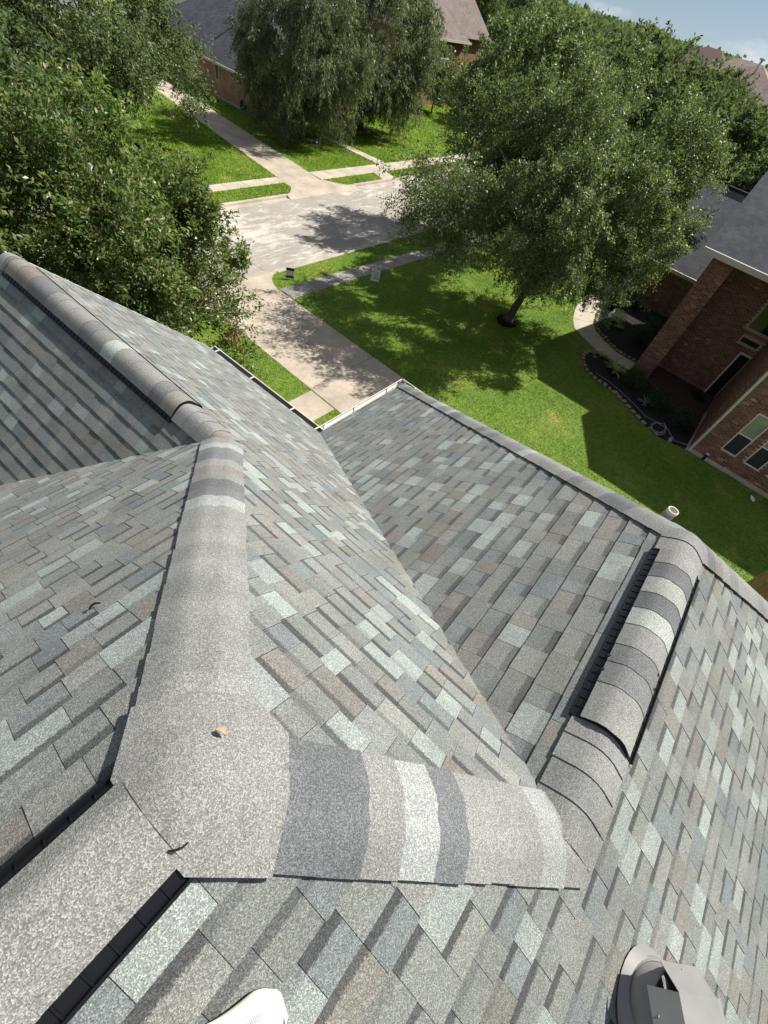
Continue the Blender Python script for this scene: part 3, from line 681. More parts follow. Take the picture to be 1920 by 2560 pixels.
# ------------------------------------------------------------------ the shoe on the roof, leaf litter
def shoe(toe, heel, nrm, name='running_shoe'):
    toe,heel,nrm=Vector(toe),Vector(heel),Vector(nrm).normalized(); d=(toe-heel); L=d.length; d.normalize(); sd=nrm.cross(d).normalized()
    root=empty(name,heel); tag(root,'white running shoe with pale lavender mesh upper standing on the shingles','shoe')
    W=lambda t:.060*math.sqrt(max(1e-4,1-((t-.78)/.22)**2)) if t>.78 else (.060-.012*math.sin(math.pi*min(1,max(0,(.78-t)/.5))) if t>.12 else .040*math.sqrt(max(1e-4,1-((.12-t)/.12)**2)))
    n=30
    def ring(off,h,ins=0):
        P=[];ts=[.0+i/(n-1) for i in range(n)]
        for sgn in (1,-1):
            for t in (ts if sgn>0 else ts[::-1]):
                w=max(0,W(t)+off); tt=min(max(t*L,-off),L+off) if off<0 else t*L+(off if t>.9 else 0)
                P.append(d*tt+sd*(w*sgn)+nrm*h)
        return P
    def loft(rings,mat,nm,cap=True):
        mb=MB(); k=len(rings[0]); V=[p for r in rings for p in r]
        mb.faces(V,[(i*k+j,i*k+(j+1)%k,(i+1)*k+(j+1)%k,(i+1)*k+j) for i in range(len(rings)-1) for j in range(k)],smooth=True)
        if cap: mb.faces(rings[-1],[tuple(range(k))],smooth=True)
        return mb.build(nm,mat,root)
    sm=plain('shoe_midsole',(.80,.78,.62),.55,.3,0,.03); so_=plain('shoe_foam',(.82,.82,.80),.6,.3,0,.03)
    um=NT('shoe_mesh'); wv=um.add('ShaderNodeTexWave'); wv.inputs['Scale'].default_value=95; um.l.new(um.pos(),wv.inputs['Vector'])
    um.col(um.mix(um.ramp(wv.outputs['Fac'],[(.3,0),(.7,1)]),(.42,.40,.47),(.60,.60,.62))).rough(.8); um.bump(wv.outputs['Fac'],.5,.002); um=um.mat
    lav=plain('shoe_rand',(.42,.37,.48),.6,.3,0,.05)
    loft([ring(.000,.0),ring(.004,.006)],DARK,'outsole')
    loft([ring(.003,.006),ring(.006,.014),ring(.004,.030),ring(-.004,.036)],[sm],'midsole')
    loft([ring(-.0035,.0355),ring(-.009,.041),ring(-.0125,.043)],[lav],'rand')
    # domed upper
    def up_(off,hf):
        P=[];ts=[i/(n-1) for i in range(n)]
        for sgn in (1,-1):
            for t in (ts if sgn>0 else ts[::-1]):
                w=max(0,W(t)+off); tt=min(max(t*L,-off),L+off); P.append(d*tt+sd*(w*sgn)+nrm*(.042+hf*(1.0 if t<.55 else 1-.55*((t-.55)/.45)**1.5)*(1.9-.9*min(1,t/.5))))
        return P
    loft([up_(-.012,.0),up_(-.015,.018),up_(-.024,.034),up_(-.036,.043),up_(-.046,.046)],[um],'upper')
    ank=MB(); c=d*(L*.22); ank.tube([c+nrm*.05,c+Vector((0,0,.12)),c+Vector((0,0,.2))],[.040,.037,.040],16); ank.build('sock',plain('white_sock',(.7,.7,.7),.9),root)
    return root
shoe((-.128,-.437,H-s_*.437+.014),(-.365,-.290,H-s_*.290+.014),Nb)
def leaf_obj(p,ax,nn,L,Wd,mat,name,lab,cat):
    mb=MB(); ax=Vector(ax).normalized(); nn=Vector(nn).normalized(); ax=(ax-nn*ax.dot(nn)).normalized(); sd=nn.cross(ax); rows=[]
    for i in range(7):
        t=i/6; w=Wd*math.sin(math.pi*min(.98,max(.02,t)))**.7; c=Vector(p)+ax*((t-.5)*L)+nn*(.006+.010*math.sin(t*3.0))
        rows+= [c-sd*w+nn*.006,c,c+sd*w+nn*.008]
    mb.faces(rows,[(3*i+j,3*i+j+1,3*i+j+4,3*i+j+3) for i in range(6) for j in range(2)],smooth=True)
    return tag(mb.build(name,mat),lab,cat)
TANL=plain('dry_tan_leaf',(.42,.27,.16),.7)
leaf_obj((.10,.035,H-t_*.10+.03),(.3,-.6,0),Ns,.026,.008,TANL,'dry_leaf','small dry tan leaf lying on the hip cap','leaf')
leaf_obj((-.075,-.075,H-s_*.075+.042),(.55,-.4,0),Nb,.036,.0025,DARK,'dark_leaf','thin dark curled leaf on the ridge vent cap','leaf')
leaf_obj((.11,.788,H-s_*.788+.008),(.8,-.2,0),Nf,.04,.004,DARK,'dark_leaf','narrow dark leaf on a pale shingle of the sunlit slope','leaf')
# ------------------------------------------------------------------ brickwork helper
BTINT=[(.19,.092,.068),(.23,.112,.08),(.27,.135,.095),(.15,.078,.062),(.21,.125,.095),(.36,.25,.17)]
BRICKS=[]
def brick_wall(org,ud,nd,W_,H_,openings=(),bl=.205,bh=.072,sold=0,score=1):
    """org bottom left corner, ud along the wall, nd outward; openings (u0,u1,z0,z1)"""
    org,ud,nd=Vector(org),Vector(ud),Vector(nd); z=Vector((0,0,1)); rows=int(H_/bh)
    for r in range(rows):
        z0=r*bh; z1=z0+bh-.011; u=-(bl/2 if r%2 else 0); b=bl
        if r<sold: b=bh; z1=z0+bh-.011
        while u<W_:
            a,e=max(u,0),min(u+b-.011,W_); u+=b
            if e-a<.02: continue
            cm_=(a+e)/2; zz=(z0+z1)/2; bad=False
            for o in openings:
                if a<o[1] and e>o[0] and z1>o[2] and z0<o[3]:
                    if cm_<o[0]: e=min(e,o[0])
                    elif cm_>o[1]: a=max(a,o[1])
                    else: bad=True
            if bad or e-a<.02: continue
            pr=.012+random.uniform(-.002,.002)
            P=[org+ud*x+z*y+nd*q for q in(0,pr) for x,y in((a,z0),(e,z0),(e,z1),(a,z1))]
            k=random.uniform(.8,1.2); tc=tuple(x*k for x in random.choices(BTINT,(4,4,4,3,2,.5))[0])
            BRICKS.append((projected_area(P[4:])*score,P,tc))
# ------------------------------------------------------------------ neighbour's house
nb=empty('house',(18.98,-2.85,0)); tag(nb,'red brick neighbour house with dark slate shingles and tall entry pier','house')
NBO=Vector((18.98,-2.85,0))
def nbuild(mb,name,mat,par=None):
    mb.v=[tuple(Vector(v)-NBO) for v in mb.v]; o=mb.build(name,mat,par or nb); return o
WX=18.98; FY=-2.85; zE=5.0; BWX=24.36; Z2=5.22
wins=[(-3.69,-4.25,.72,2.43),(-4.57,-5.13,.70,2.41),(-5.45,-6.01,.68,2.39)]
m=MB(); m.box2((WX,-12,0),(30,FY,zE)); nbuild(m,'wall',MORTAR)
m=MB(); m.box2((BWX,FY+.01,0),(30.69-.02,.05,Z2)); m.box2((22.58,.03,0),(30.6,.83,Z2)); nbuild(m,'wall',MORTAR)
m=MB(); m.box2((30.69,-3,0),(38,3.98,2.2)); nbuild(m,'wall',MORTAR)
m=MB(); m.box2((WX-.05,-12,0),(WX-.001,FY+.05,.16)); m.box2((WX,FY+.0,0),(22.4,FY+.05,.16)); nbuild(m,'foundation',CONC2)
brick_wall((WX,FY,.16),(0,-1,0),(-1,0,0),5.2,4.75,[(abs(a-FY),abs(b-FY),c-.16,d-.16) for a,b,c,d in wins],score=1)
brick_wall((WX,FY,.16),(1,0,0),(0,1,0),5.3,4.7)
brick_wall((22.57,.84,0),(0,-1,0),(-1,0,0),.82,5.15,sold=3,score=1.0)
brick_wall((22.57,.03,0),(1,0,0),(0,-1,0),1.78,5.1)
brick_wall((22.57,.83,0),(1,0,0),(0,1,0),1.78,5.1)
brick_wall((BWX,.02,0),(0,-1,0),(-1,0,0),2.86,5.2,[(2.36,2.82,0,2.1),(1.95,2.8,2.42,2.75),(1.8,2.8,3.0,4.3)],sold=3)
brick_wall((30.68,3.97,0),(0,-1,0),(-1,0,0),3.9,2.15,sold=2)
BRICKS.sort(key=lambda a:-a[0]); mb=MB()
FB=[(0,1,2,3)[::-1],(4,5,6,7),(0,1,5,4),(1,2,6,5),(2,3,7,6),(3,0,4,7)]
for i,(a,P,tc) in enumerate(BRICKS):
    if i<290:
        b=MB(); b.faces(P,FB[1:],tc); nbuild(b,'brick',BRICK)
    else: mb.faces(P,FB[1:],tc)
nbuild(mb,'brickwork',BRICK)['kind']='stuff'
for (a,b,c,d) in wins:
    m=MB(); x=WX-.014; f=.035
    for lo,hi in (((x-.025,b,c),(x+.05,b+f,d)),((x-.025,a-f,c),(x+.05,a,d)),((x-.025,b+f,c),(x+.05,a-f,c+f)),((x-.025,b+f,d-f),(x+.05,a-f,d)),((x-.022,b+f,(c+d)/2-.06),(x+.05,a-f,(c+d)/2-.02))): m.box2(lo,hi)
    wo_=nbuild(m,'window',WHITEP)
    g=MB(); g.box2((x+.012,b+f,(c+d)/2-.02),(x+.02,a-f,d-f)); nbuild(g,'pane',BLIND,wo_); wo_2=None
    g=MB(); g.box2((x+.004,b+f,c+f),(x+.012,a-f,(c+d)/2-.06)); nbuild(g,'insect_screen',SCREEN,wo_)
m=MB(); m.box2((WX-.085,FY-.13,.06),(WX-.02,FY-.04,4.9)); nbuild(m,'downspout',WHITEM)
# tall entry roof, near block roof, low wing roof
def gable_x(x0,xr,x1,y0,y1,z0,zr,mat,name,ov=.14):
    m=MB()
    for xa,za,xb,zb in ((x0,z0,xr,zr),(x1,z0,xr,zr)):
        m.faces([(xa,y0,za),(xa,y1,za),(xb,y1,zb),(xb,y0,zb),(xa,y0,za-.1),(xa,y1,za-.1),(xb,y1,zb-.1),(xb,y0,zb-.1)],[(0,1,2,3),(4,7,6,5),(0,4,5,1),(1,5,6,2),(3,7,4,0)])
    return nbuild(m,name,mat)
ra=gable_x(22.15,27.0,31.8,-9,1.28,5.3,8.5,ROOFN,'roof')
rb_=gable_x(30.3,35.0,39.7,-3,4.25,2.25,5.45,ROOFN,'roof')
rc=gable_x(18.62,24.0,29.4,-14,-2.38,5.0,8.4,ROOFN,'roof')
m=MB(); m.box2((22.05,-4,5.12),(22.15,1.30,5.31)); nbuild(m,'gutter',TRIM)
m=MB(); m.box2((30.2,1.2,2.10),(30.3,4.27,2.26)); nbuild(m,'gutter',TRIM)
m=MB(); m.box2((18.52,-14,4.84),(18.62,-2.36,5.01)); nbuild(m,'gutter',WHITEM)
m=MB(); m.poly([(22.3,1.2,5.2),(31.6,1.2,5.2),(27,1.2,8.3)]); m.poly([(18.8,-2.45,4.95),(29.2,-2.45,4.95),(24,-2.45,8.3)]); nbuild(m,'gable_wall',FB2)
m=MB(); m.poly([(30.5,4.0,2.2),(39.5,4.0,2.2),(35,4.0,5.3)]); m.box2((30.7,3.97,0),(39,4.0,2.2)); nbuild(m,'gable_wall',FB2)
m=MB(); m.box2((34.85,-1,5.43),(35.15,3.0,5.52)); nbuild(m,'ridge_vent',BLACK)
m=MB(); m.tube([(30.62,4.03,.02),(30.62,4.03,1.95),(30.35,4.2,2.15)],.04,8); nbuild(m,'downspout',TRIM)
m=MB(); pf=[(22.5,.02),(BWX-.01,.02),(BWX-.01,FY+.02),(20.7,FY+.02),(21.2,-1.9),(21.9,-.9)]; m.poly([(x,y,.05) for x,y in pf][::-1])
for i in range(6): a,b=pf[i],pf[(i+1)%6]; m.poly([(*a,.05),(*b,.05),(*b,-.02),(*a,-.02)])
nbuild(m,'porch_floor',plain('brick_paving',(.085,.045,.042),.9,.2,0,.3,25))
m=MB(); m.box2((BWX-.02,-2.80,.02),(BWX+.03,-2.38,2.08)); dr_=nbuild(m,'door',DARK)
m=MB(); m.box2((BWX-.07,-2.385,.02),(BWX-.0,-2.32,2.16)); m.box2((BWX-.07,-2.83,2.09),(BWX,-2.385,2.16)); nbuild(m,'door_frame',WHITEP,dr_)
for y0,y1,z0,z1 in ((-2.75,-1.95,2.45,2.73),(-2.75,-1.82,3.03,4.28)):
    m=MB(); f=.04; x=BWX
    for lo,hi in (((x-.05,y0,z0),(x,y0+f,z1)),((x-.05,y1-f,z0),(x,y1,z1)),((x-.05,y0+f,z0),(x,y1-f,z0+f)),((x-.05,y0+f,z1-f),(x,y1-f,z1))): m.box2(lo,hi)
    wo_=nbuild(m,'window',TRIM); g=MB(); g.box2((x-.03,y0+f,z0+f),(x-.02,y1-f,z1-f)); nbuild(g,'pane',GLASS,wo_)
# porch mat, tap, paper scrap
m=MB(); m.box2((-.42,-.3,0),(.42,.3,.014)); o=m.build('doormat',DARK); o.location=(23.55,-2.2,.052); o.rotation_euler=(0,0,.5); tag(o,'dark rectangular doormat on the brick porch by the door','mat')
st=empty('spigot_box',(18.88,-3.52,.3)); tag(st,'small black wall fixture with white tag low on brick wall','fixture')
m=MB(); m.tube([(0,0,-.28),(0,0,.06)],.045,10); m.build('body',DARK,st); m=MB(); m.box((-.055,.02,.05),(.05,.12,.05)); m.build('tag',PAPER,st); m=MB(); m.tube([(0,0,.0),(.1,0,.0)],.02,8); m.build('pipe',DARK,st)
m=MB(); m.faces([(-.17,-.06,.03),(.02,-.1,.05),(.15,-.02,.035),(.13,.1,.07),(-.05,.07,.03)],[(0,1,4),(1,2,3),(1,3,4)]); o=m.build('paper_scrap',PAPER); o.location=(18.3,-5.6,.0); tag(o,'crumpled white paper scrap on the shaded grass by the wall','paper')
# cedar fence between the houses
fe=empty('wooden_fence',(12,-5.75,0)); tag(fe,'cedar plank fence between the two houses','fence')
pk=MB(); pk.box2((-.066,-.009,.02),(.066,.009,1.75)); pme=pk.mesh('plank'); pme.materials.append(WOOD)
for i in range(50):
    o=link('plank',pme,None,fe); o.location=(-6+i*.14+random.uniform(-.003,.003),random.uniform(-.003,.003),random.uniform(-.02,.02))
for z in (.35,1.35):
    r=MB(); r.box2((-6,-.06,z),(1,-.011,z+.09)); r.build('rail',WOOD,fe)
# ------------------------------------------------------------------ beds, plants, stones
def mound(poly,z,mat,name,n=1500,amp=.05):
    xs=np.array([p[0] for p in poly]); ys=np.array([p[1] for p in poly]); mb=MB()
    mb.poly([(x,y,z) for x,y in poly])
    V=[]
    k=0
    while k<n:
        x=random.uniform(xs.min(),xs.max()); y=random.uniform(ys.min(),ys.max())
        if not pip(np.array([x]),np.array([y]),poly)[0]: continue
        L=random.uniform(.03,.09); a=random.uniform(0,6.28); wd=L*.35; zz=z+random.uniform(.005,amp); t=random.uniform(-.03,.03)
        dx,dy=math.cos(a)*L,math.sin(a)*L; V.append([(x,y,zz),(x+dx*.5-dy*.3,y+dy*.5+dx*.3,zz+.012),(x+dx,y+dy,zz+t),(x+dx*.5+dy*.3,y+dy*.5-dx*.3,zz+.005)]); k+=1
    for q in V: mb.poly(q)
    return tag(mb.build(name,mat),kind='stuff')
mound(BED,.012,SOIL,'bed_soil'); mound(BED2,.012,SOIL,'bed_soil',2600)
ring=lambda cx,cy,rx,ry,n=24:[(cx+rx*math.cos(2*math.pi*k/n)*random.uniform(.93,1.07),cy+ry*math.sin(2*math.pi*k/n)*random.uniform(.93,1.07)) for k in range(n)]
mound(ring(20.55,6.62,.62,.5),.03,MULCH,'mulch',900,.12)
mound(ring(29.3,28.6,2.0,1.1),.012,plain('leaf_litter',(.11,.065,.045),.95,.1,0,.5,20),'leaf_litter',900,.04)
mound(ring(36.4,29.6,1.9,1.1),.012,plain('leaf_litter_far',(.12,.07,.045),.95,.1,0,.5,20),'leaf_litter',900,.04)
def stone(i,x,y,r,lab,grp):
    mb=MB(); n=8; V=[]
    for j,(ph,) in enumerate(((-.6,),(0.1,),(.7,))):
        for k in range(n):
            a=2*math.pi*k/n; rr=r*math.cos(ph)*random.uniform(.8,1.15); V.append((rr*math.cos(a)*1.3,rr*math.sin(a),r*.6*(math.sin(ph)+.35)+.01))
    V.append((0,0,r*.75)); F=[(a*n+k,a*n+(k+1)%n,(a+1)*n+(k+1)%n,(a+1)*n+k) for a in range(2) for k in range(n)]+[(2*n+k,2*n+(k+1)%n,3*n) for k in range(n)]+[tuple(range(n))[::-1]]
    mb.faces(V,F,smooth=False); o=mb.build('edging_stone',STONE); o.location=(x,y,.03); o.rotation_euler=(0,0,random.uniform(0,6)); return tag(o,lab,'stone',grp)
def along(poly,step):
    out=[]; 
    for (a,b) in zip(poly[:-1],poly[1:]):
        L=math.dist(a,b); k=max(1,int(L/step))
        for i in range(k): t=(i+.5)/k; out.append((a[0]+(b[0]-a[0])*t,a[1]+(b[1]-a[1])*t))
    return out
for i,(x,y) in enumerate(along(BED[1:11],.27)): stone(i,x,y,random.uniform(.07,.13),'tan edging stone along the lawn side of the bed','stones edging the lawn bed')
for i,(x,y) in enumerate(along(BED2[:5],.24)): stone(i,x+.05,y,random.uniform(.06,.11),'tan edging stone along the curved walk','stones edging the curved walk')
def leaf_cloud(rng,centres,rads,n,size,aspect=.42,up_bias=.4,droop=0.0,shell=.62):
    centres=np.array(centres); rads=np.array(rads); wgt=rads.mean(1)**2; idx=rng.choice(len(centres),n,p=wgt/wgt.sum())
    v=rng.normal(size=(n,3)); v/=np.linalg.norm(v,axis=1)[:,None]
    rr=shell+(1-shell)*rng.random(n)**.6; rr*=rng.choice([1,1,1,.75,1.12],n)
    p=centres[idx]+v*rads[idx]*rr[:,None]
    d=rng.normal(size=(n,3))+v*.6; d[:,2]-=droop; d/=np.linalg.norm(d,axis=1)[:,None]
    nn=rng.normal(size=(n,3))*.75+v*.5; nn[:,2]+=up_bias; nn-=d*(nn*d).sum(1)[:,None]; nn/=np.linalg.norm(nn,axis=1)[:,None]
    sd=np.cross(d,nn); L=size*rng.uniform(.65,1.3,n)[:,None]; wd=L*aspect*.5
    bend=nn*L*.12
    return np.stack([p,p+d*L*.5+sd*wd+bend,p+d*L-bend,p+d*L*.5-sd*wd+bend],1)
def spray_cloud(rng,centres,rads,mid,n,size,aspect=.42,droop=0.0,ntw=26,spread=.085):
    """leaves strung along twigs that fan out of every clump, away from the crown's middle"""
    centres=np.array(centres); rads=np.array(rads); K_=len(centres)
    out=centres-np.array(mid); out/=np.linalg.norm(out,axis=1)[:,None]+1e-6
    td=rng.normal(size=(K_,ntw,3))*.85+out[:,None,:]*.75; td[:,:,2]+=.15-droop*.35; td/=np.linalg.norm(td,axis=2)[:,:,None]
    tl=rng.uniform(.55,1.55,(K_,ntw))*rads.mean(1)[:,None]; to=rng.normal(size=(K_,ntw,3))*rads.mean(1)[:,None,None]*.38
    w_=tl/tl.sum(); idx=rng.choice(K_*ntw,n,p=w_.ravel()); ki,ti=idx//ntw,idx%ntw
    t=rng.random(n)**.75; d0=td[ki,ti]; L0=tl[ki,ti][:,None]
    p=centres[ki]+to[ki,ti]+d0*L0*t[:,None]; p[:,2]-=(droop*.35+.12)*(t**2)*L0[:,0]
    p+=rng.normal(size=(n,3))*spread*(1.15-.6*t[:,None])*np.clip(rads.mean(1)[ki],.3,1.2)[:,None]*1.6
    d=rng.normal(size=(n,3))*.7+d0*.7; d[:,2]-=droop; d/=np.linalg.norm(d,axis=1)[:,None]
    nn=rng.normal(size=(n,3))*.8+out[ki]*.35; nn[:,2]+=.4; nn-=d*(nn*d).sum(1)[:,None]; nn/=np.linalg.norm(nn,axis=1)[:,None]
    sd=np.cross(d,nn); L=size*rng.uniform(.6,1.35,n)[:,None]; wd=L*aspect*.5; bend=nn*L*.12
    return np.stack([p,p+d*L*.5+sd*wd+bend,p+d*L-bend,p+d*L*.5-sd*wd+bend],1)
def bush(name,loc,r,h,mat,lab,cat='shrub',n=1400,size=.07,group=None):
    root=empty(name,loc); tag(root,lab,cat,group); rng=np.random.default_rng(int(abs(loc[0]*100+loc[1]*37)))
    cs=[(rng.uniform(-r,r)*.5,rng.uniform(-r,r)*.5,h*rng.uniform(.4,.75)) for _ in range(9)]
    me=np_mesh('foliage',leaf_cloud(rng,cs,[(r*.6,r*.6,h*.42)]*9,n,size,shell=.4),4); link('foliage',me,mat,root)
    sm=MB()
    for k in range(5): c=cs[k]; sm.tube([(0,0,0),(c[0]*.5,c[1]*.5,c[2]*.5),c],[.015,.01,.005],5)
    sm.build('stem',BARK,root); return root
def lily(loc,n,L,mat,lab):
    root=empty('lily_plant',loc); tag(root,lab,'plant')
    for k in range(n):
        a=2*math.pi*k/n+random.uniform(-.3,.3); l=L*random.uniform(.7,1.15); e=random.uniform(.5,1.2); mb=MB(); P=[]
        for i in range(6):
            t=i/5; rr=l*t*math.cos(e*(1-.8*t)); z=l*(t*math.sin(e)-.55*t*t*1.0*math.cos(e)); w=.045*L/.5*math.sin(math.pi*(.12+.85*t)); c=Vector((math.cos(a)*rr,math.sin(a)*rr,max(.02,z+.05))); sd=Vector((-math.sin(a),math.cos(a),0))*w
            P+=[c-sd+Vector((0,0,.012)),c,c+sd+Vector((0,0,.012))]
        mb.faces(P,[(3*i+j,3*i+j+1,3*i+j+4,3*i+j+3) for i in range(5) for j in range(2)],smooth=True); mb.build('leaf',mat,root)
    return root
lily((21.5,1.35,.02),34,.62,LEAF_L,'large pale green strap-leaved lily beside the brick pier')
lily((22.25,2.2,.02),14,.34,LEAF_L,'small pale green lily near the bed tip')
lily((21.75,2.45,.02),8,.2,LEAF_L,'tiny pale green seedling plant at the bed tip')
bush('shrub',(21.15,.35,.0),.62,.75,LEAF_D,'rounded dark green shrub next to the lily',n=2600)
bush('shrub',(20.55,-.95,.0),.6,.75,LEAF_D,'dark bluish shrub in the middle of the porch bed',n=2400)
bush('shrub',(20.0,-2.15,.0),.5,.95,LEAF_D,'upright dark shrub by the house corner',n=2200)
lily((20.3,-.55,.02),16,.42,plain('blue_grass',(.14,.20,.17),.6),'spiky blue-green grass plant among the porch shrubs')
bush('shrub',(26.5,3.15,.0),.42,.62,LEAF_W,'sunlit variegated shrub in the walled bed',n=1500)
lily((25.9,2.75,.02),14,.36,LEAF_L,'sunlit pale lily beside the variegated shrub')
bush('shrub',(28.2,3.9,.0),.55,.8,LEAF_D,'dark spiky shrub at the walk edge',n=1600,size=.12)
bush('shrub',(29.6,3.2,.0),.5,.7,LEAF_D,'round dark shrub at the low brick wall',n=1500)
bush('shrub',(25.7,1.5,.0),.75,.8,LEAF_D,'wide dark shrub beside the brick pier in shade',n=2200)
bush('shrub',(27.2,1.2,.0),.7,.8,LEAF_D,'dark shrub between pier and low brick wing',n=1800)
# coiled cable on the bed edge
cb=MB(); P=[]
for k in range(90):
    a=k*.21; r=.34+.07*math.sin(k*.37); P.append((19.15+r*1.25*math.cos(a),-1.55+r*.75*math.sin(a),.05+.02*math.sin(k)+.0006*k))
P=[(20.6,1.9,.03),(20.5,1.2,.04),(20.3,.6,.03),(19.9,-.2,.05),(19.5,-.9,.04)]+P+[(19.0,-2.3,.04),(18.93,-3.1,.3)]
cb.tube(P,.011,5); o=cb.build('coiled_cable',CABLE); tag(o,'loose pale cable coiled on the bed and running along its edge','cable')
m=MB()
for i in range(4): m.box((i*.09,random.uniform(-.03,.03),.05),(.07,.12,.05),Matrix.Rotation(.4*i,3,'Z'))
o=m.build('light_fittings',CABLE); o.location=(18.78,-2.15,.0); tag(o,'small pale light fittings lying where lawn meets the house corner','light')
# ------------------------------------------------------------------ yard signs
def yard_sign(name,a,b,z0,z1,lab,draw):
    a,b=Vector((*a,0)),Vector((*b,0)); c=(a+b)/2; W_=(b-a).length; ux=(b-a).normalized(); nn=Vector((ux.y,-ux.x,0)); nn=nn if nn.dot(CAM-c)>0 else -nn
    root=empty(name,c); tag(root,lab,'sign'); z=Vector((0,0,1)); hh=z1-z0
    T=lambda u,v,w=0: ux*((u-.5)*W_)+z*(z0+v*hh)+nn*w
    m=MB(); m.faces([T(0,0,.004),T(1,0,.004),T(1,1,.004),T(0,1,.004),T(0,0,-.004),T(1,0,-.004),T(1,1,-.004),T(0,1,-.004)],[(0,1,2,3),(4,7,6,5),(0,4,5,1),(1,5,6,2),(2,6,7,3),(3,7,4,0)]); m.build('panel',SIGNW,root)
    for u in (.25,.75):
        m=MB(); m.tube([T(u,-z0/hh-.1,-.008),T(u,.4,-.008)],.005,6); m.build('stake',DARK,root)
    ink=MB()
    def bar(u0,v0,u1,v1): ink.faces([T(u0,v0,.0065),T(u1,v0,.0065),T(u1,v1,.0065),T(u0,v1,.0065)],[(0,1,2,3)])
    def stroke(pts,wd=.035):
        for (p,q) in zip(pts[:-1],pts[1:]):
            P,Q=Vector((p[0]*W_,p[1]*hh)),Vector((q[0]*W_,q[1]*hh)); d=(Q-P).normalized(); k=Vector((-d.y,d.x))*wd*W_
            ink.faces([T((x.x)/W_,(x.y)/hh,.0065+random.uniform(0,.0006)) for x in (P-k-d*.006,Q-k+d*.006,Q+k+d*.006,P+k-d*.006)],[(0,1,2,3)])
    draw(bar,stroke); ink.build('lettering',INK,root); return root
def big(bar,st):
    e=.022
    bar(0,0,1,e*.6); bar(0,1-e*.6,1,1); bar(0,e*.6,e,1-e*.6); bar(1-e,e*.6,1,1-e*.6)
    st([(.12,.80),(.16,.88),(.27,.93)],.022); st([(.40,.89),(.52,.96),(.66,.86),(.74,.84)],.02)      # roof outline
    st([(.22,.78),(.28,.86)],.045); st([(.40,.76),(.46,.70)],.035)
    st([(.48,.84),(.56,.855),(.74,.73),(.80,.745)],.035); st([(.76,.80),(.84,.86),(.92,.73)],.024)
    for k in range(3): bar(.13+.055*k,.52,.165+.055*k,.62)
    for k in range(5): bar(.32,.60-.028*k,.86-.05*(k%2),.608-.028*k)
    bar(.08,.415,.92,.432); bar(.45,.40,.62,.445)
    bar(.12,.33,.2,.36); bar(.10,.22,.2,.25); bar(.10,.22,.135,.36); bar(.28,.32,.90,.345); bar(.28,.25,.82,.27); bar(.28,.19,.90,.215); bar(.84,.10,.92,.2); bar(.2,.13,.8,.15)
def small(bar,st):
    bar(.0,.70,1,.985); bar(0,0,1,.22)
    for r in range(3):
        for c in range(3): bar(.12+.29*c,.62-.15*r,.30+.29*c,.66-.15*r); bar(.12+.29*c,.57-.15*r,.26+.29*c,.595-.15*r)
yard_sign('yard_sign',(16.93,12.26),(17.19,11.93),.20,.93,'taller white yard sign with dark logo and text lines, on shaded lawn',big)
yard_sign('yard_sign',(13.78,14.38),(14.01,14.14),.07,.50,'low yard sign with dark header band on kerbside grass strip',small)
bs=empty('garden_sign',(28.97,27.84,0)); tag(bs,'little blue and white garden sign under the tree across the street','sign')
m=MB(); m.box2((-.13,-.01,.1),(.13,.01,.34)); m.build('panel',BLUE,bs); m=MB(); m.box2((-.1,-.016,.13),(.1,-.011,.2)); m.build('lettering',SIGNW,bs); m=MB(); m.box2((-.015,-.008,0),(.015,.008,.1)); m.build('stake',DARK,bs)
# ------------------------------------------------------------------ far houses
def house_far(name,lab,org): 
    o=empty(name,org); tag(o,lab,'house'); O=Vector(org)
    def b(mb,nm,mat,par=None): mb.v=[tuple(Vector(v)-O) for v in mb.v]; return mb.build(nm,mat,par or o)
    return o,b
h1,b1=house_far('house','tan brick single-storey house with dark slate roof across the street',(28.1,33.7,0))
m=MB(); m.box2((28.1,33.7,.0),(42,46.5,2.05)); b1(m,'wall',FB1)
m=MB(); m.box2((28.04,33.66,0),(28.099,46.5,.13)); m.box2((28.04,33.64,0),(40,33.699,.13)); b1(m,'foundation',CONC2)
m=MB(); e=[(27.75,33.35,2.05),(42.3,33.35,2.05),(42.3,46.8,2.05),(27.75,46.8,2.05)]; r1,r2=(34.4,40.0,6.6),(36,40.1,6.6)
m.faces([*e,r1,r2],[(0,1,5,4),(1,2,5),(2,3,4,5),(3,0,4)]); b1(m,'roof',ROOFD)
m=MB(); m.box2((27.70,33.30,1.93),(27.76,46.8,2.06)); m.box2((27.76,33.30,1.93),(42.3,33.36,2.06)); b1(m,'gutter',TRIM)
for y0,y1,z0,z1 in ((37.24,37.66,.98,1.88),(35.54,35.9,1.52,1.93),(34.98,35.32,1.5,1.9)):
    m=MB(); f=.05; x=28.1
    for lo,hi in (((x-.03,y0,z0),(x+.02,y0+f,z1)),((x-.03,y1-f,z0),(x+.02,y1,z1)),((x-.03,y0+f,z0),(x+.02,y1-f,z0+f)),((x-.03,y0+f,z1-f),(x+.02,y1-f,z1))): m.box2(lo,hi)
    wo_=b1(m,'window',TRIM); m=MB(); m.box2((x-.012,y0+f,z0+f),(x-.006,y1-f,z1-f)); b1(m,'pane',GLASS,wo_)
for i,y in enumerate((34.2,34.42,34.6)):
    o=empty('utility_meter',(27.93,y,0)); tag(o,'dark utility meter box at the tan house corner','meter','utility meters by the tan house corner')
    m=MB(); m.box2((-.08,-.07,.12+.1*(i%2)),(.1,.07,.45+.08*i)); m.build('box',DARK,o); m=MB(); m.tube([(0,0,0),(0,0,.2)],.02,6); m.build('pipe',DARK,o)
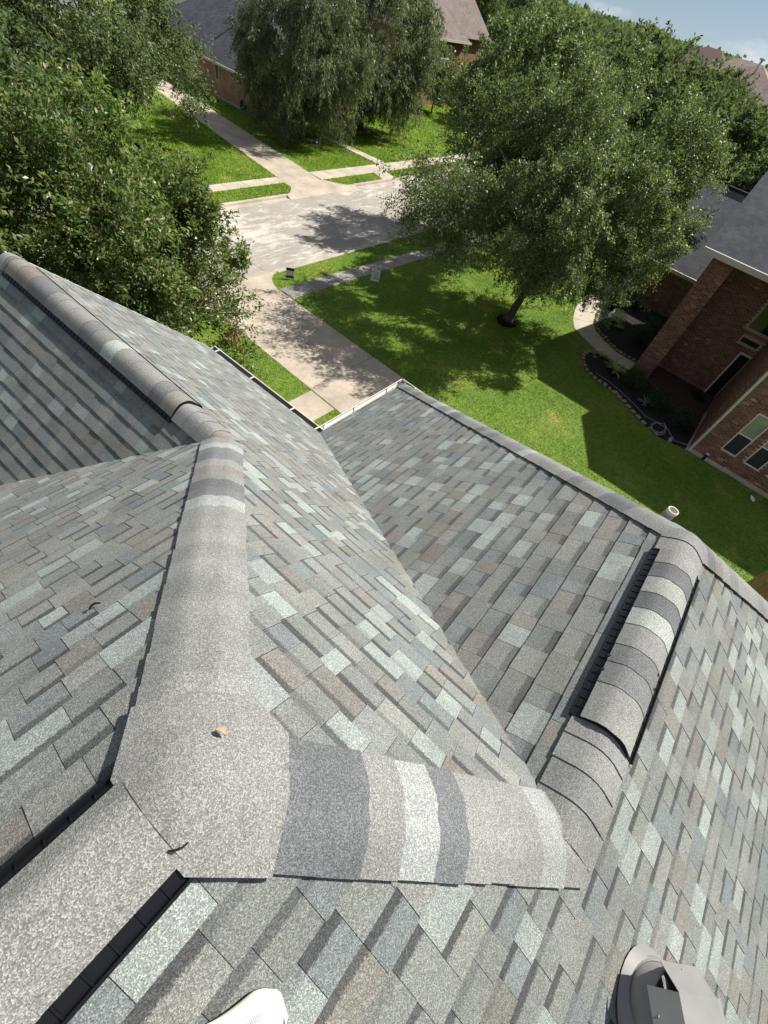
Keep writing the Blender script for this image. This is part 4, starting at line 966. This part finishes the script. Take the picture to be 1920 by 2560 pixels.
m=MB(); m.tube([(30.2,38.2,3.4),(30.2,38.2,4.2)],.06,8); m.tube([(30.2,38.2,4.15),(30.2,38.2,4.3)],.11,8); b1(m,'roof_vent',TRIM)
m=MB(); m.tube([(28.3,39.5,2.2),(28.3,39.5,2.75)],.04,8); b1(m,'vent_pipe',DARK)
h2,b2=house_far('house','two-storey rust brick house with brown roof behind the street trees',(53.5,36,0))
m=MB(); m.box2((48,36,0),(58,48,5.2)); b2(m,'wall',FB2)
m=MB(); e=[(47.5,35.5,5.15),(58.6,35.5,5.15),(58.6,48.5,5.15),(47.5,48.5,5.15)]; m.faces([*e,(53,41,9.3),(53.1,43,9.3)],[(0,1,4),(1,2,5,4),(2,3,5),(3,0,4,5)]); b2(m,'roof',ROOFB)
m=MB(); m.box2((47.4,35.42,5.0),(58.7,35.5,5.17)); b2(m,'gutter',TRIM)
m=MB(); m.box2((58,38,0),(66,50,5.2)); b2(m,'wall',FB2); m=MB(); e=[(55,37.5,5.2),(66.5,37.5,5.2),(66.5,50.5,5.2),(55,50.5,5.2)]; m.faces([*e,(58,44,11.5),(63,44,11.5)],[(0,1,5,4),(1,2,5),(2,3,4,5),(3,0,4)]); b2(m,'roof',ROOFB)
m=MB(); x0,x1,z0,z1,y=54.4,56.0,2.95,4.7,36
for lo,hi in (((x0,y-.06,z0),(x0+.08,y,z1)),((x1-.08,y-.06,z0),(x1,y,z1)),((x0+.08,y-.06,z0),(x1-.08,y,z0+.1)),((x0+.08,y-.06,3.65),(x1-.08,y,3.75)),((x0+.08,y-.06,z1-.08),(x1-.08,y,z1)),((55.16,y-.05,z0+.1),(55.24,y,3.65)),((55.16,y-.05,3.75),(55.24,y,z1-.08))): m.box2(lo,hi)
wo_=b2(m,'window',WHITEP); m=MB(); m.box2((x0+.08,y-.03,z0+.1),(x1-.08,y-.02,z1-.08)); b2(m,'pane',GLASS,wo_)
h3,b3=house_far('house','white sided house seen over the slate roof ridge',(36.2,49.6,0))
m=MB(); m.box2((36.2,49.6,0),(46,60,6.5)); b3(m,'wall',SIDING); m=MB(); m.box2((36.14,49.54,0),(36.3,49.7,6.5)); b3(m,'corner_trim',WHITEP)
m=MB(); e=[(35.7,49.1,6.4),(46.5,49.1,6.4),(46.5,60.5,6.4),(35.7,60.5,6.4)]; m.faces([*e,(41,54.8,9.5)],[(0,1,4),(1,2,4),(2,3,4),(3,0,4)]); b3(m,'roof',ROOFD)
h4,b4=house_far('house','distant house with rose brown hip roof near the skyline',(70,11,0))
m=MB(); m.box2((70.4,6.6,0),(84,17.5,7.4)); b4(m,'wall',plain('pale_render',(.45,.42,.38),.8))
m=MB(); e=[(69.9,6.1,7.3),(84.5,6.1,7.3),(84.5,18,7.3),(69.9,18,7.3)]; m.faces([*e,(74,10.6,9.95),(74.2,13.2,9.9)],[(0,1,4),(1,2,5,4),(2,3,5),(3,0,4,5)]); b4(m,'roof',ROOFP)
m=MB(); m.tube([(73,10.8,9.0),(73,10.8,10.25)],.12,8); m.tube([(73,10.8,10.2),(73,10.8,10.35)],.28,8); b4(m,'flue',WHITEM)
h5,b5=house_far('house','distant dark red roofed house beyond the rose brown one',(92,20,0))
m=MB(); m.box2((92,16,0),(104,26,7.2)); b5(m,'wall',FB2); m=MB(); e=[(91.4,15.4,7.1),(104.6,15.4,7.1),(104.6,26.6,7.1),(91.4,26.6,7.1)]; m.faces([*e,(98,20,10.1),(98,22,10.1)],[(0,1,4),(1,2,5,4),(2,3,5),(3,0,4,5)]); b5(m,'roof',plain('dark_red_shingles',(.10,.055,.05),.9))
h6,b6=house_far('house','grey roofed house corner behind the far oak',(20,44,0))
m=MB(); m.box2((14,46,0),(26,56,2.2)); b6(m,'wall',FB1); m=MB(); e=[(13.5,45.5,2.2),(26.5,45.5,2.2),(26.5,56.5,2.2),(13.5,56.5,2.2)]; m.faces([*e,(20,51,5.4),(21,51,5.4)],[(0,1,5,4),(1,2,5),(2,3,4,5),(3,0,4)]); b6(m,'roof',course_roof('mid_grey_shingles',(.15,.15,.155),0,.6))
h7,b7=house_far('house','brick house behind the far oak lawn',(5,40,0))
m=MB(); m.box2((2,38.5,0),(17,44.8,2.4)); b7(m,'wall',FB2); m=MB(); e=[(1.5,38,2.4),(17.5,38,2.4),(17.5,45.3,2.4),(1.5,45.3,2.4)]; m.faces([*e,(6,41.6,5.2),(13,41.6,5.2)],[(0,1,5,4),(1,2,5),(2,3,4,5),(3,0,4)]); b7(m,'roof',ROOFB)
# ------------------------------------------------------------------ trees
def limb(mb,p,q,r0_,r1_,bend,rng,n=5):
    P=[];R=[]; p,q=Vector(p),Vector(q); L=(q-p).length
    for i in range(n+1):
        t=i/n; o=Vector((rng.normal(),rng.normal(),rng.normal()))*bend*L*math.sin(math.pi*t); P.append(p.lerp(q,t)+o); R.append(r0_+(r1_-r0_)*t)
    mb.tube(P,R,7,True); return P
def tree_mesh(seed,crown,nclump,nleaf,leaf,trunk_h,trunk_r,lean=(0,0),droop=0,aspect=.42,clump=.26,fork=1,extra=(),shell=.45):
    """crown=(cx,cy,cz,rx,ry,rz) relative to the base; returns (trunk mesh, leaf mesh)"""
    rng=np.random.default_rng(seed); cx,cy,cz,rx,ry,rz=crown; cs=[];rs=[]
    for k in range(nclump):
        v=rng.normal(size=3); v/=np.linalg.norm(v); q=rng.uniform(.45,1.0)**.7
        if v[2]<-.3: q*=.85
        c=np.array([cx,cy,cz])+v*np.array([rx,ry,rz])*q*(1-clump*.55); s=clump*rng.uniform(.65,1.2)*(rx+ry+rz)/3
        cs.append(c); rs.append((s,s,s*.8))
    for e in extra: cs.append(np.array(e[:3])); rs.append((e[3],e[3],e[3]*.8))
    V=spray_cloud(rng,cs,rs,(cx,cy,cz-rz*.5),nleaf,leaf,aspect,droop)
    V[:,:,2]=np.maximum(V[:,:,2],.05)
    lm=np_mesh('crown',V,4)
    mb=MB(); fk=Vector((lean[0],lean[1],trunk_h))
    limb(mb,(0,0,-.05),fk,trunk_r,trunk_r*.62,.02,rng,6); mb.tube([(0,0,-.05),(0,0,.12),(lean[0]*.1,lean[1]*.1,.4)],[trunk_r*1.6,trunk_r*1.25,trunk_r*.95],9)
    idx=rng.permutation(len(cs))[:16]
    for i in idx:
        c=Vector(cs[i]); P=limb(mb,fk,c,trunk_r*.42,trunk_r*.07,.05,rng,5)
        for j in range(3):
            d=Vector(cs[rng.integers(len(cs))]); 
            if (d-P[3]).length<rx*1.1: limb(mb,P[3],P[3].lerp(d,.8),trunk_r*.16,trunk_r*.04,.05,rng,4)
    return mb.mesh('trunk'),lm
def plant_tree(name,loc,meshes,leafm,lab,group=None,rz=0,sc=1,cat='tree'):
    root=empty(name,loc,rz); root.scale=(sc,)*3; tag(root,lab,cat,group)
    link('trunk',meshes[0],BARK,root); link('crown',meshes[1],leafm,root); return root
# near left evergreen beside the street wing
T1=plant_tree('evergreen_tree',(5.3,11.6,0),tree_mesh(11,(.0,.3,3.7,3.3,3.2,3.1),80,125000,.112,1.3,.16,aspect=.40,clump=.24,extra=[(1.9,-1.6,1.3,.7),(2.3,-1.2,2.3,.7),(1.6,-2.0,.8,.6),(2.8,-.4,2.6,.6),(3.3,-.2,3.0,.35),(3.7,-.3,3.1,.25)]),LEAF_A,'glossy dark evergreen tree between the roof gable and the driveway')
rng=np.random.default_rng(5)
me=np_mesh('dead_leaves',leaf_cloud(rng,[(2.3,-1.6,1.7),(1.4,-1.2,3.6),(-.6,-1.7,3.2),(2.0,-.9,2.6)],[(.22,.2,.4),(.15,.15,.15),(.16,.16,.18),(.12,.12,.2)],260,.13,.45,0,1.2,.2),4); link('dead_leaves',me,DEAD,T1)
# front-yard oak
plant_tree('oak_tree',(20.6,6.65,0),tree_mesh(21,(.45,-.25,5.35,5.6,5.5,3.5),140,230000,.10,2.1,.20,(.45,-.1),.35,.40,.15,extra=[(-4.2,2.6,4.0,1.3),(-3.6,1.4,3.3,1.1),(-4.9,1.4,5.2,1.2),(-3,3.6,4.3,1.2),(-.7,.4,2.7,.8),(.7,.3,2.6,.8),(1.0,-1.6,2.5,.8),(-1.2,-.8,2.7,.7),(5.4,-1.2,5.2,1.1),(.4,-3.4,3.2,.9),(-2.4,-1.4,3.2,.8),(-4.6,3.2,5.0,1.2),(-4.9,2.2,4.4,.9),(2.6,-2.2,3.0,.9),(1.4,-2.4,2.9,.8)]),LEAF_B,'large oak tree standing in a mulch ring on the neighbour front lawn')
# the oak behind it near the kerb
plant_tree('oak_tree',(27.4,11.9,0),tree_mesh(22,(0,0,6.1,4.9,4.9,3.4),90,90000,.14,2.4,.2,(.1,.1),.25,.42,.17),LEAF_B,'tall oak tree by the near kerb, its shadow falling on the street')
plant_tree('oak_tree',(15.3,29.3,0),tree_mesh(23,(-.6,.7,4.6,5.9,5.4,3.0),110,110000,.15,2.6,.2,(-.1,.1),.35,.40,.20,extra=[(4.6,-.3,2.6,1.0),(5.0,.8,3.0,1.1),(3.6,-1.5,2.2,.7),(-3,-3,2.6,1.3),(-4.5,-2,2.4,1.4)]),LEAF_B,'spreading oak with a dark tree ring on the sunny lawn across the street')
tmA=tree_mesh(24,(0,0,4.4,4.5,4.2,3.9),110,120000,.17,1.6,.17,(.05,0),1.3,.26,.19,extra=[(.9,-1.8,1.5,.9),(-1.8,-1,1.6,.9),(2.4,-1.6,1.6,.8),(-2.9,.4,1.9,.9)])
plant_tree('willow_oak',(28.5,28.9,0),tmA,LEAF_C,'drooping oak over the blue garden sign across the street',sc=1.08)
plant_tree('willow_oak',(36.2,30.1,0),tmA,LEAF_C,'drooping oak to the right of the far front walk',rz=2.2,sc=1.2)
tmB=tree_mesh(25,(0,0,5.6,4.8,4.8,3.9),100,42000,.24,2.2,.2,(0,0),.3,.5,.2)
tmC=tree_mesh(26,(0,0,5.2,4.4,4.8,3.6),90,40000,.24,2.2,.2,(0,0),.5,.45,.2)
plant_tree('street_tree',(37.5,11.6,0),tmB,LEAF_F,'street oak on the near verge just behind the kerb oak',rz=.6,sc=1.0)
plant_tree('street_tree',(58.5,26.5,0),tmC,LEAF_F,'street tree in front of the rust brick house',rz=1.1,sc=1.0)
plant_tree('backyard_tree',(3.5,31,0),tmB,LEAF_F,'leafy oak beside the brick house lawn across the street',rz=2,sc=1.05)
plant_tree('backyard_tree',(-5,27,0),tmC,LEAF_F,'broad oak at the end of the far sidewalk',rz=.4,sc=1.1)
plant_tree('backyard_tree',(25.5,57.5,0),tmC,LEAF_F,'bright green tree behind the slate roof',rz=.4,sc=.72)
plant_tree('backyard_tree',(10.5,36.0,0),tmB,LEAF_F,'oak standing close to the brick house wall',rz=3.4,sc=.8)
plant_tree('evergreen_tree',(1.2,13.4,0),(bpy.data.meshes['trunk'],bpy.data.meshes['crown']),LEAF_A,'second glossy evergreen left of the street wing gable',rz=2.4,sc=1.12)
plant_tree('backyard_tree',(8.0,27.2,0),tmC,LEAF_F,'dense low oak between the far sidewalk and the brick house',rz=1.9,sc=.78)
plant_tree('backyard_tree',(41.5,3.6,0),tmB,LEAF_F,'oak beyond the low slate wing of the neighbour house',rz=4,sc=.9)
plant_tree('backyard_tree',(49,5.5,0),tmC,LEAF_F,'yellowish oak in front of the rose brown house',rz=.3,sc=.98)
plant_tree('backyard_tree',(57,1.5,0),tmB,LEAF_F,'oak at the right of the rose brown house front',rz=1.2,sc=.95)
plant_tree('backyard_tree',(46,13,0),tmB,LEAF_F,'street oak behind the second verge oak',rz=5.2,sc=1.08)
plant_tree('ornamental_tree',(51.2,33.6,0),tmC,LEAF_F,'low rounded tree in front of the rust brick wall',rz=1.0,sc=.45)
spots=[]
rg=np.random.default_rng(77)
for k in range(400):
    dist=rg.uniform(45,260); az=math.radians(rg.uniform(40,112)); x,y=dist*math.sin(az),dist*math.cos(az)
    if y<24.5 and y>12.2 and x<150: continue
    if 26<x<47 and 32<y<50: continue
    if 44<x<70 and 32<y<52: continue
    if 63<x<108 and 0<y<28: continue
    if dist<62 and 50<math.degrees(az)<63: continue
    if x<46 and y<14: continue
    if any((x-a)**2+(y-b)**2<(6.0 if dist<110 else 8.5)**2 for a,b in spots): continue
    spots.append((x,y))
    if len(spots)>=95: break
for i,(x,y) in enumerate(spots):
    d=math.hypot(x,y); sc=rg.uniform(.82,1.12)
    plant_tree('background_tree',(x,y,0),(tmB if i%2 else tmC),LEAF_F,'background tree in the wooded neighbourhood skyline','trees of the wooded skyline',rz=rg.uniform(0,6.28),sc=sc)
for i in range(10):   # street trees in two rows further down the road
    x=54+i*11; plant_tree('street_tree',(x,12.3 if i%2 else 10.5,0),(tmB if i%2 else tmC),LEAF_F,'street oak in the row down the near verge','oaks lining the near verge',rz=i*1.3,sc=1.0)
for i in range(8):
    x=60+i*12; plant_tree('street_tree',(x,25.5,0),(tmC if i%2 else tmB),LEAF_F,'street oak in the row down the far verge','oaks lining the far verge',rz=i*1.7,sc=1.0)
# far wood to the horizon
fw_=[]
rgf=np.random.default_rng(9); N=70000
az=np.radians(rgf.uniform(20,125,N)); ds=rgf.uniform(260,900,N); h=rgf.uniform(5,10,N)+2.2*np.sin(az*60+ds*.02); z=rgf.random(N)*h
P=np.stack([ds*np.sin(az),ds*np.cos(az),z],1); dd=rgf.normal(size=(N,3)); dd/=np.linalg.norm(dd,axis=1)[:,None]; ee=rgf.normal(size=(N,3)); ee-=dd*(ee*dd).sum(1)[:,None]; ee/=np.linalg.norm(ee,axis=1)[:,None]; S=(ds/260*.8)[:,None]
o=link('distant_wood',np_mesh('distant_wood',np.stack([P-dd*S,P+ee*S,P+dd*S,P-ee*S],1),4),LEAF_F); tag(o,'distant wood along the horizon','wood',kind='stuff')
# black plastic ring and mulch at the far oak
m=MB(); m.lathe([(1.15,0),(1.15,.14),(1.05,.14),(1.05,0)],(0,0,0),28); o=m.build('tree_ring',DARK); o.location=(15.35,29.3,0); tag(o,'black plastic edging ring round the far oak trunk','tree ring')
mound(ring(15.35,29.3,1.03,1.03),.05,MULCH,'mulch',300,.06)
# ------------------------------------------------------------------ grass blades
NOG=[[(DRL(-2.5),-2.5),(DRR(-2.5),-2.5),(DRR(13.85),13.85),(DRL(13.85),13.85)],[p for p in R1+Lf],[(4.5,7.1),(9.4,7.1),(9.4,8.28),(4.5,8.28)],BED,BED2,LP+RP[::-1],
     [(12.8,12.98),(40,12.5),(40,13.25),(14.3,13.83),(12.8,13.86)],[(xO-.35,yi-.3),(xO-.35,yB),(XW,yB),(XW,5.1),(xg-.35,5.1),(xg-.35,yi-.3)],[(18.93,-2.8),(22.4,-2.8),(22.4,.84),(31,.84),(31,-12),(18.93,-12)],
     [(29.0,21.5),(30.3,21.5),(30.6,22.68),(29.3,22.68)],[(-10,22.9),(21.6,22.9),(21.6,23.75),(-10,23.75)],[(24.2,22.66),(60,22.66),(60,23.9),(24.2,23.9)],[(21.4,22.6),(24.4,22.6),(FR(43),43),(FL(43),43)],[(20.3,21.2),(26,21.2),(25.4,21.6),(24.3,22.66),(21.42,22.66),(21.1,21.95)],[(31.1,23.8),(32.15,23.8),(31.6,29.3),(30.9,29.3)],[(28.05,33.6),(42,33.6),(42,46),(28.05,46)],[(20.0,6.62),(20.2,6.2),(20.9,6.2),(21.15,6.6),(20.9,7.05),(20.2,7.05)]]
def blades(n,x0,x1,y0,y1,L,wd,rng):
    x=rng.uniform(x0,x1,n); y=rng.uniform(y0,y1,n); ok=np.ones(n,bool)
    for pg in NOG: ok&=~pip(x,y,pg)
    ok&=~((y>YN-.16)&(y<YF+.16)); x,y=x[ok],y[ok]; n=len(x)
    a=rng.uniform(0,6.28,n); l=L*rng.uniform(.6,1.3,n); ln=rng.uniform(.2,1.1,n); b=a+rng.normal(0,.6,n)+1.57
    base=np.stack([x,y,np.zeros(n)],1); tip=base+np.stack([np.cos(a)*l*np.sin(ln),np.sin(a)*l*np.sin(ln),l*np.cos(ln)],1); sd=np.stack([np.cos(b),np.sin(b),np.zeros(n)],1)*wd*.5
    return np.stack([base-sd,base+sd,tip],1)
rg=np.random.default_rng(3)
V=np.concatenate([blades(330000,7.0,24.5,-7,15.0,.055,.022,rg),blades(110000,24.5,48,-3,15.0,.09,.06,rg),blades(190000,4,34,21.5,36,.08,.05,rg),blades(50000,34,62,21.5,36,.11,.09,rg),blades(50000,0,28,36,60,.11,.09,rg)])
tag(link('grass',np_mesh('grass',V,3),BLADE),'short mown lawn grass','grass',kind='stuff')
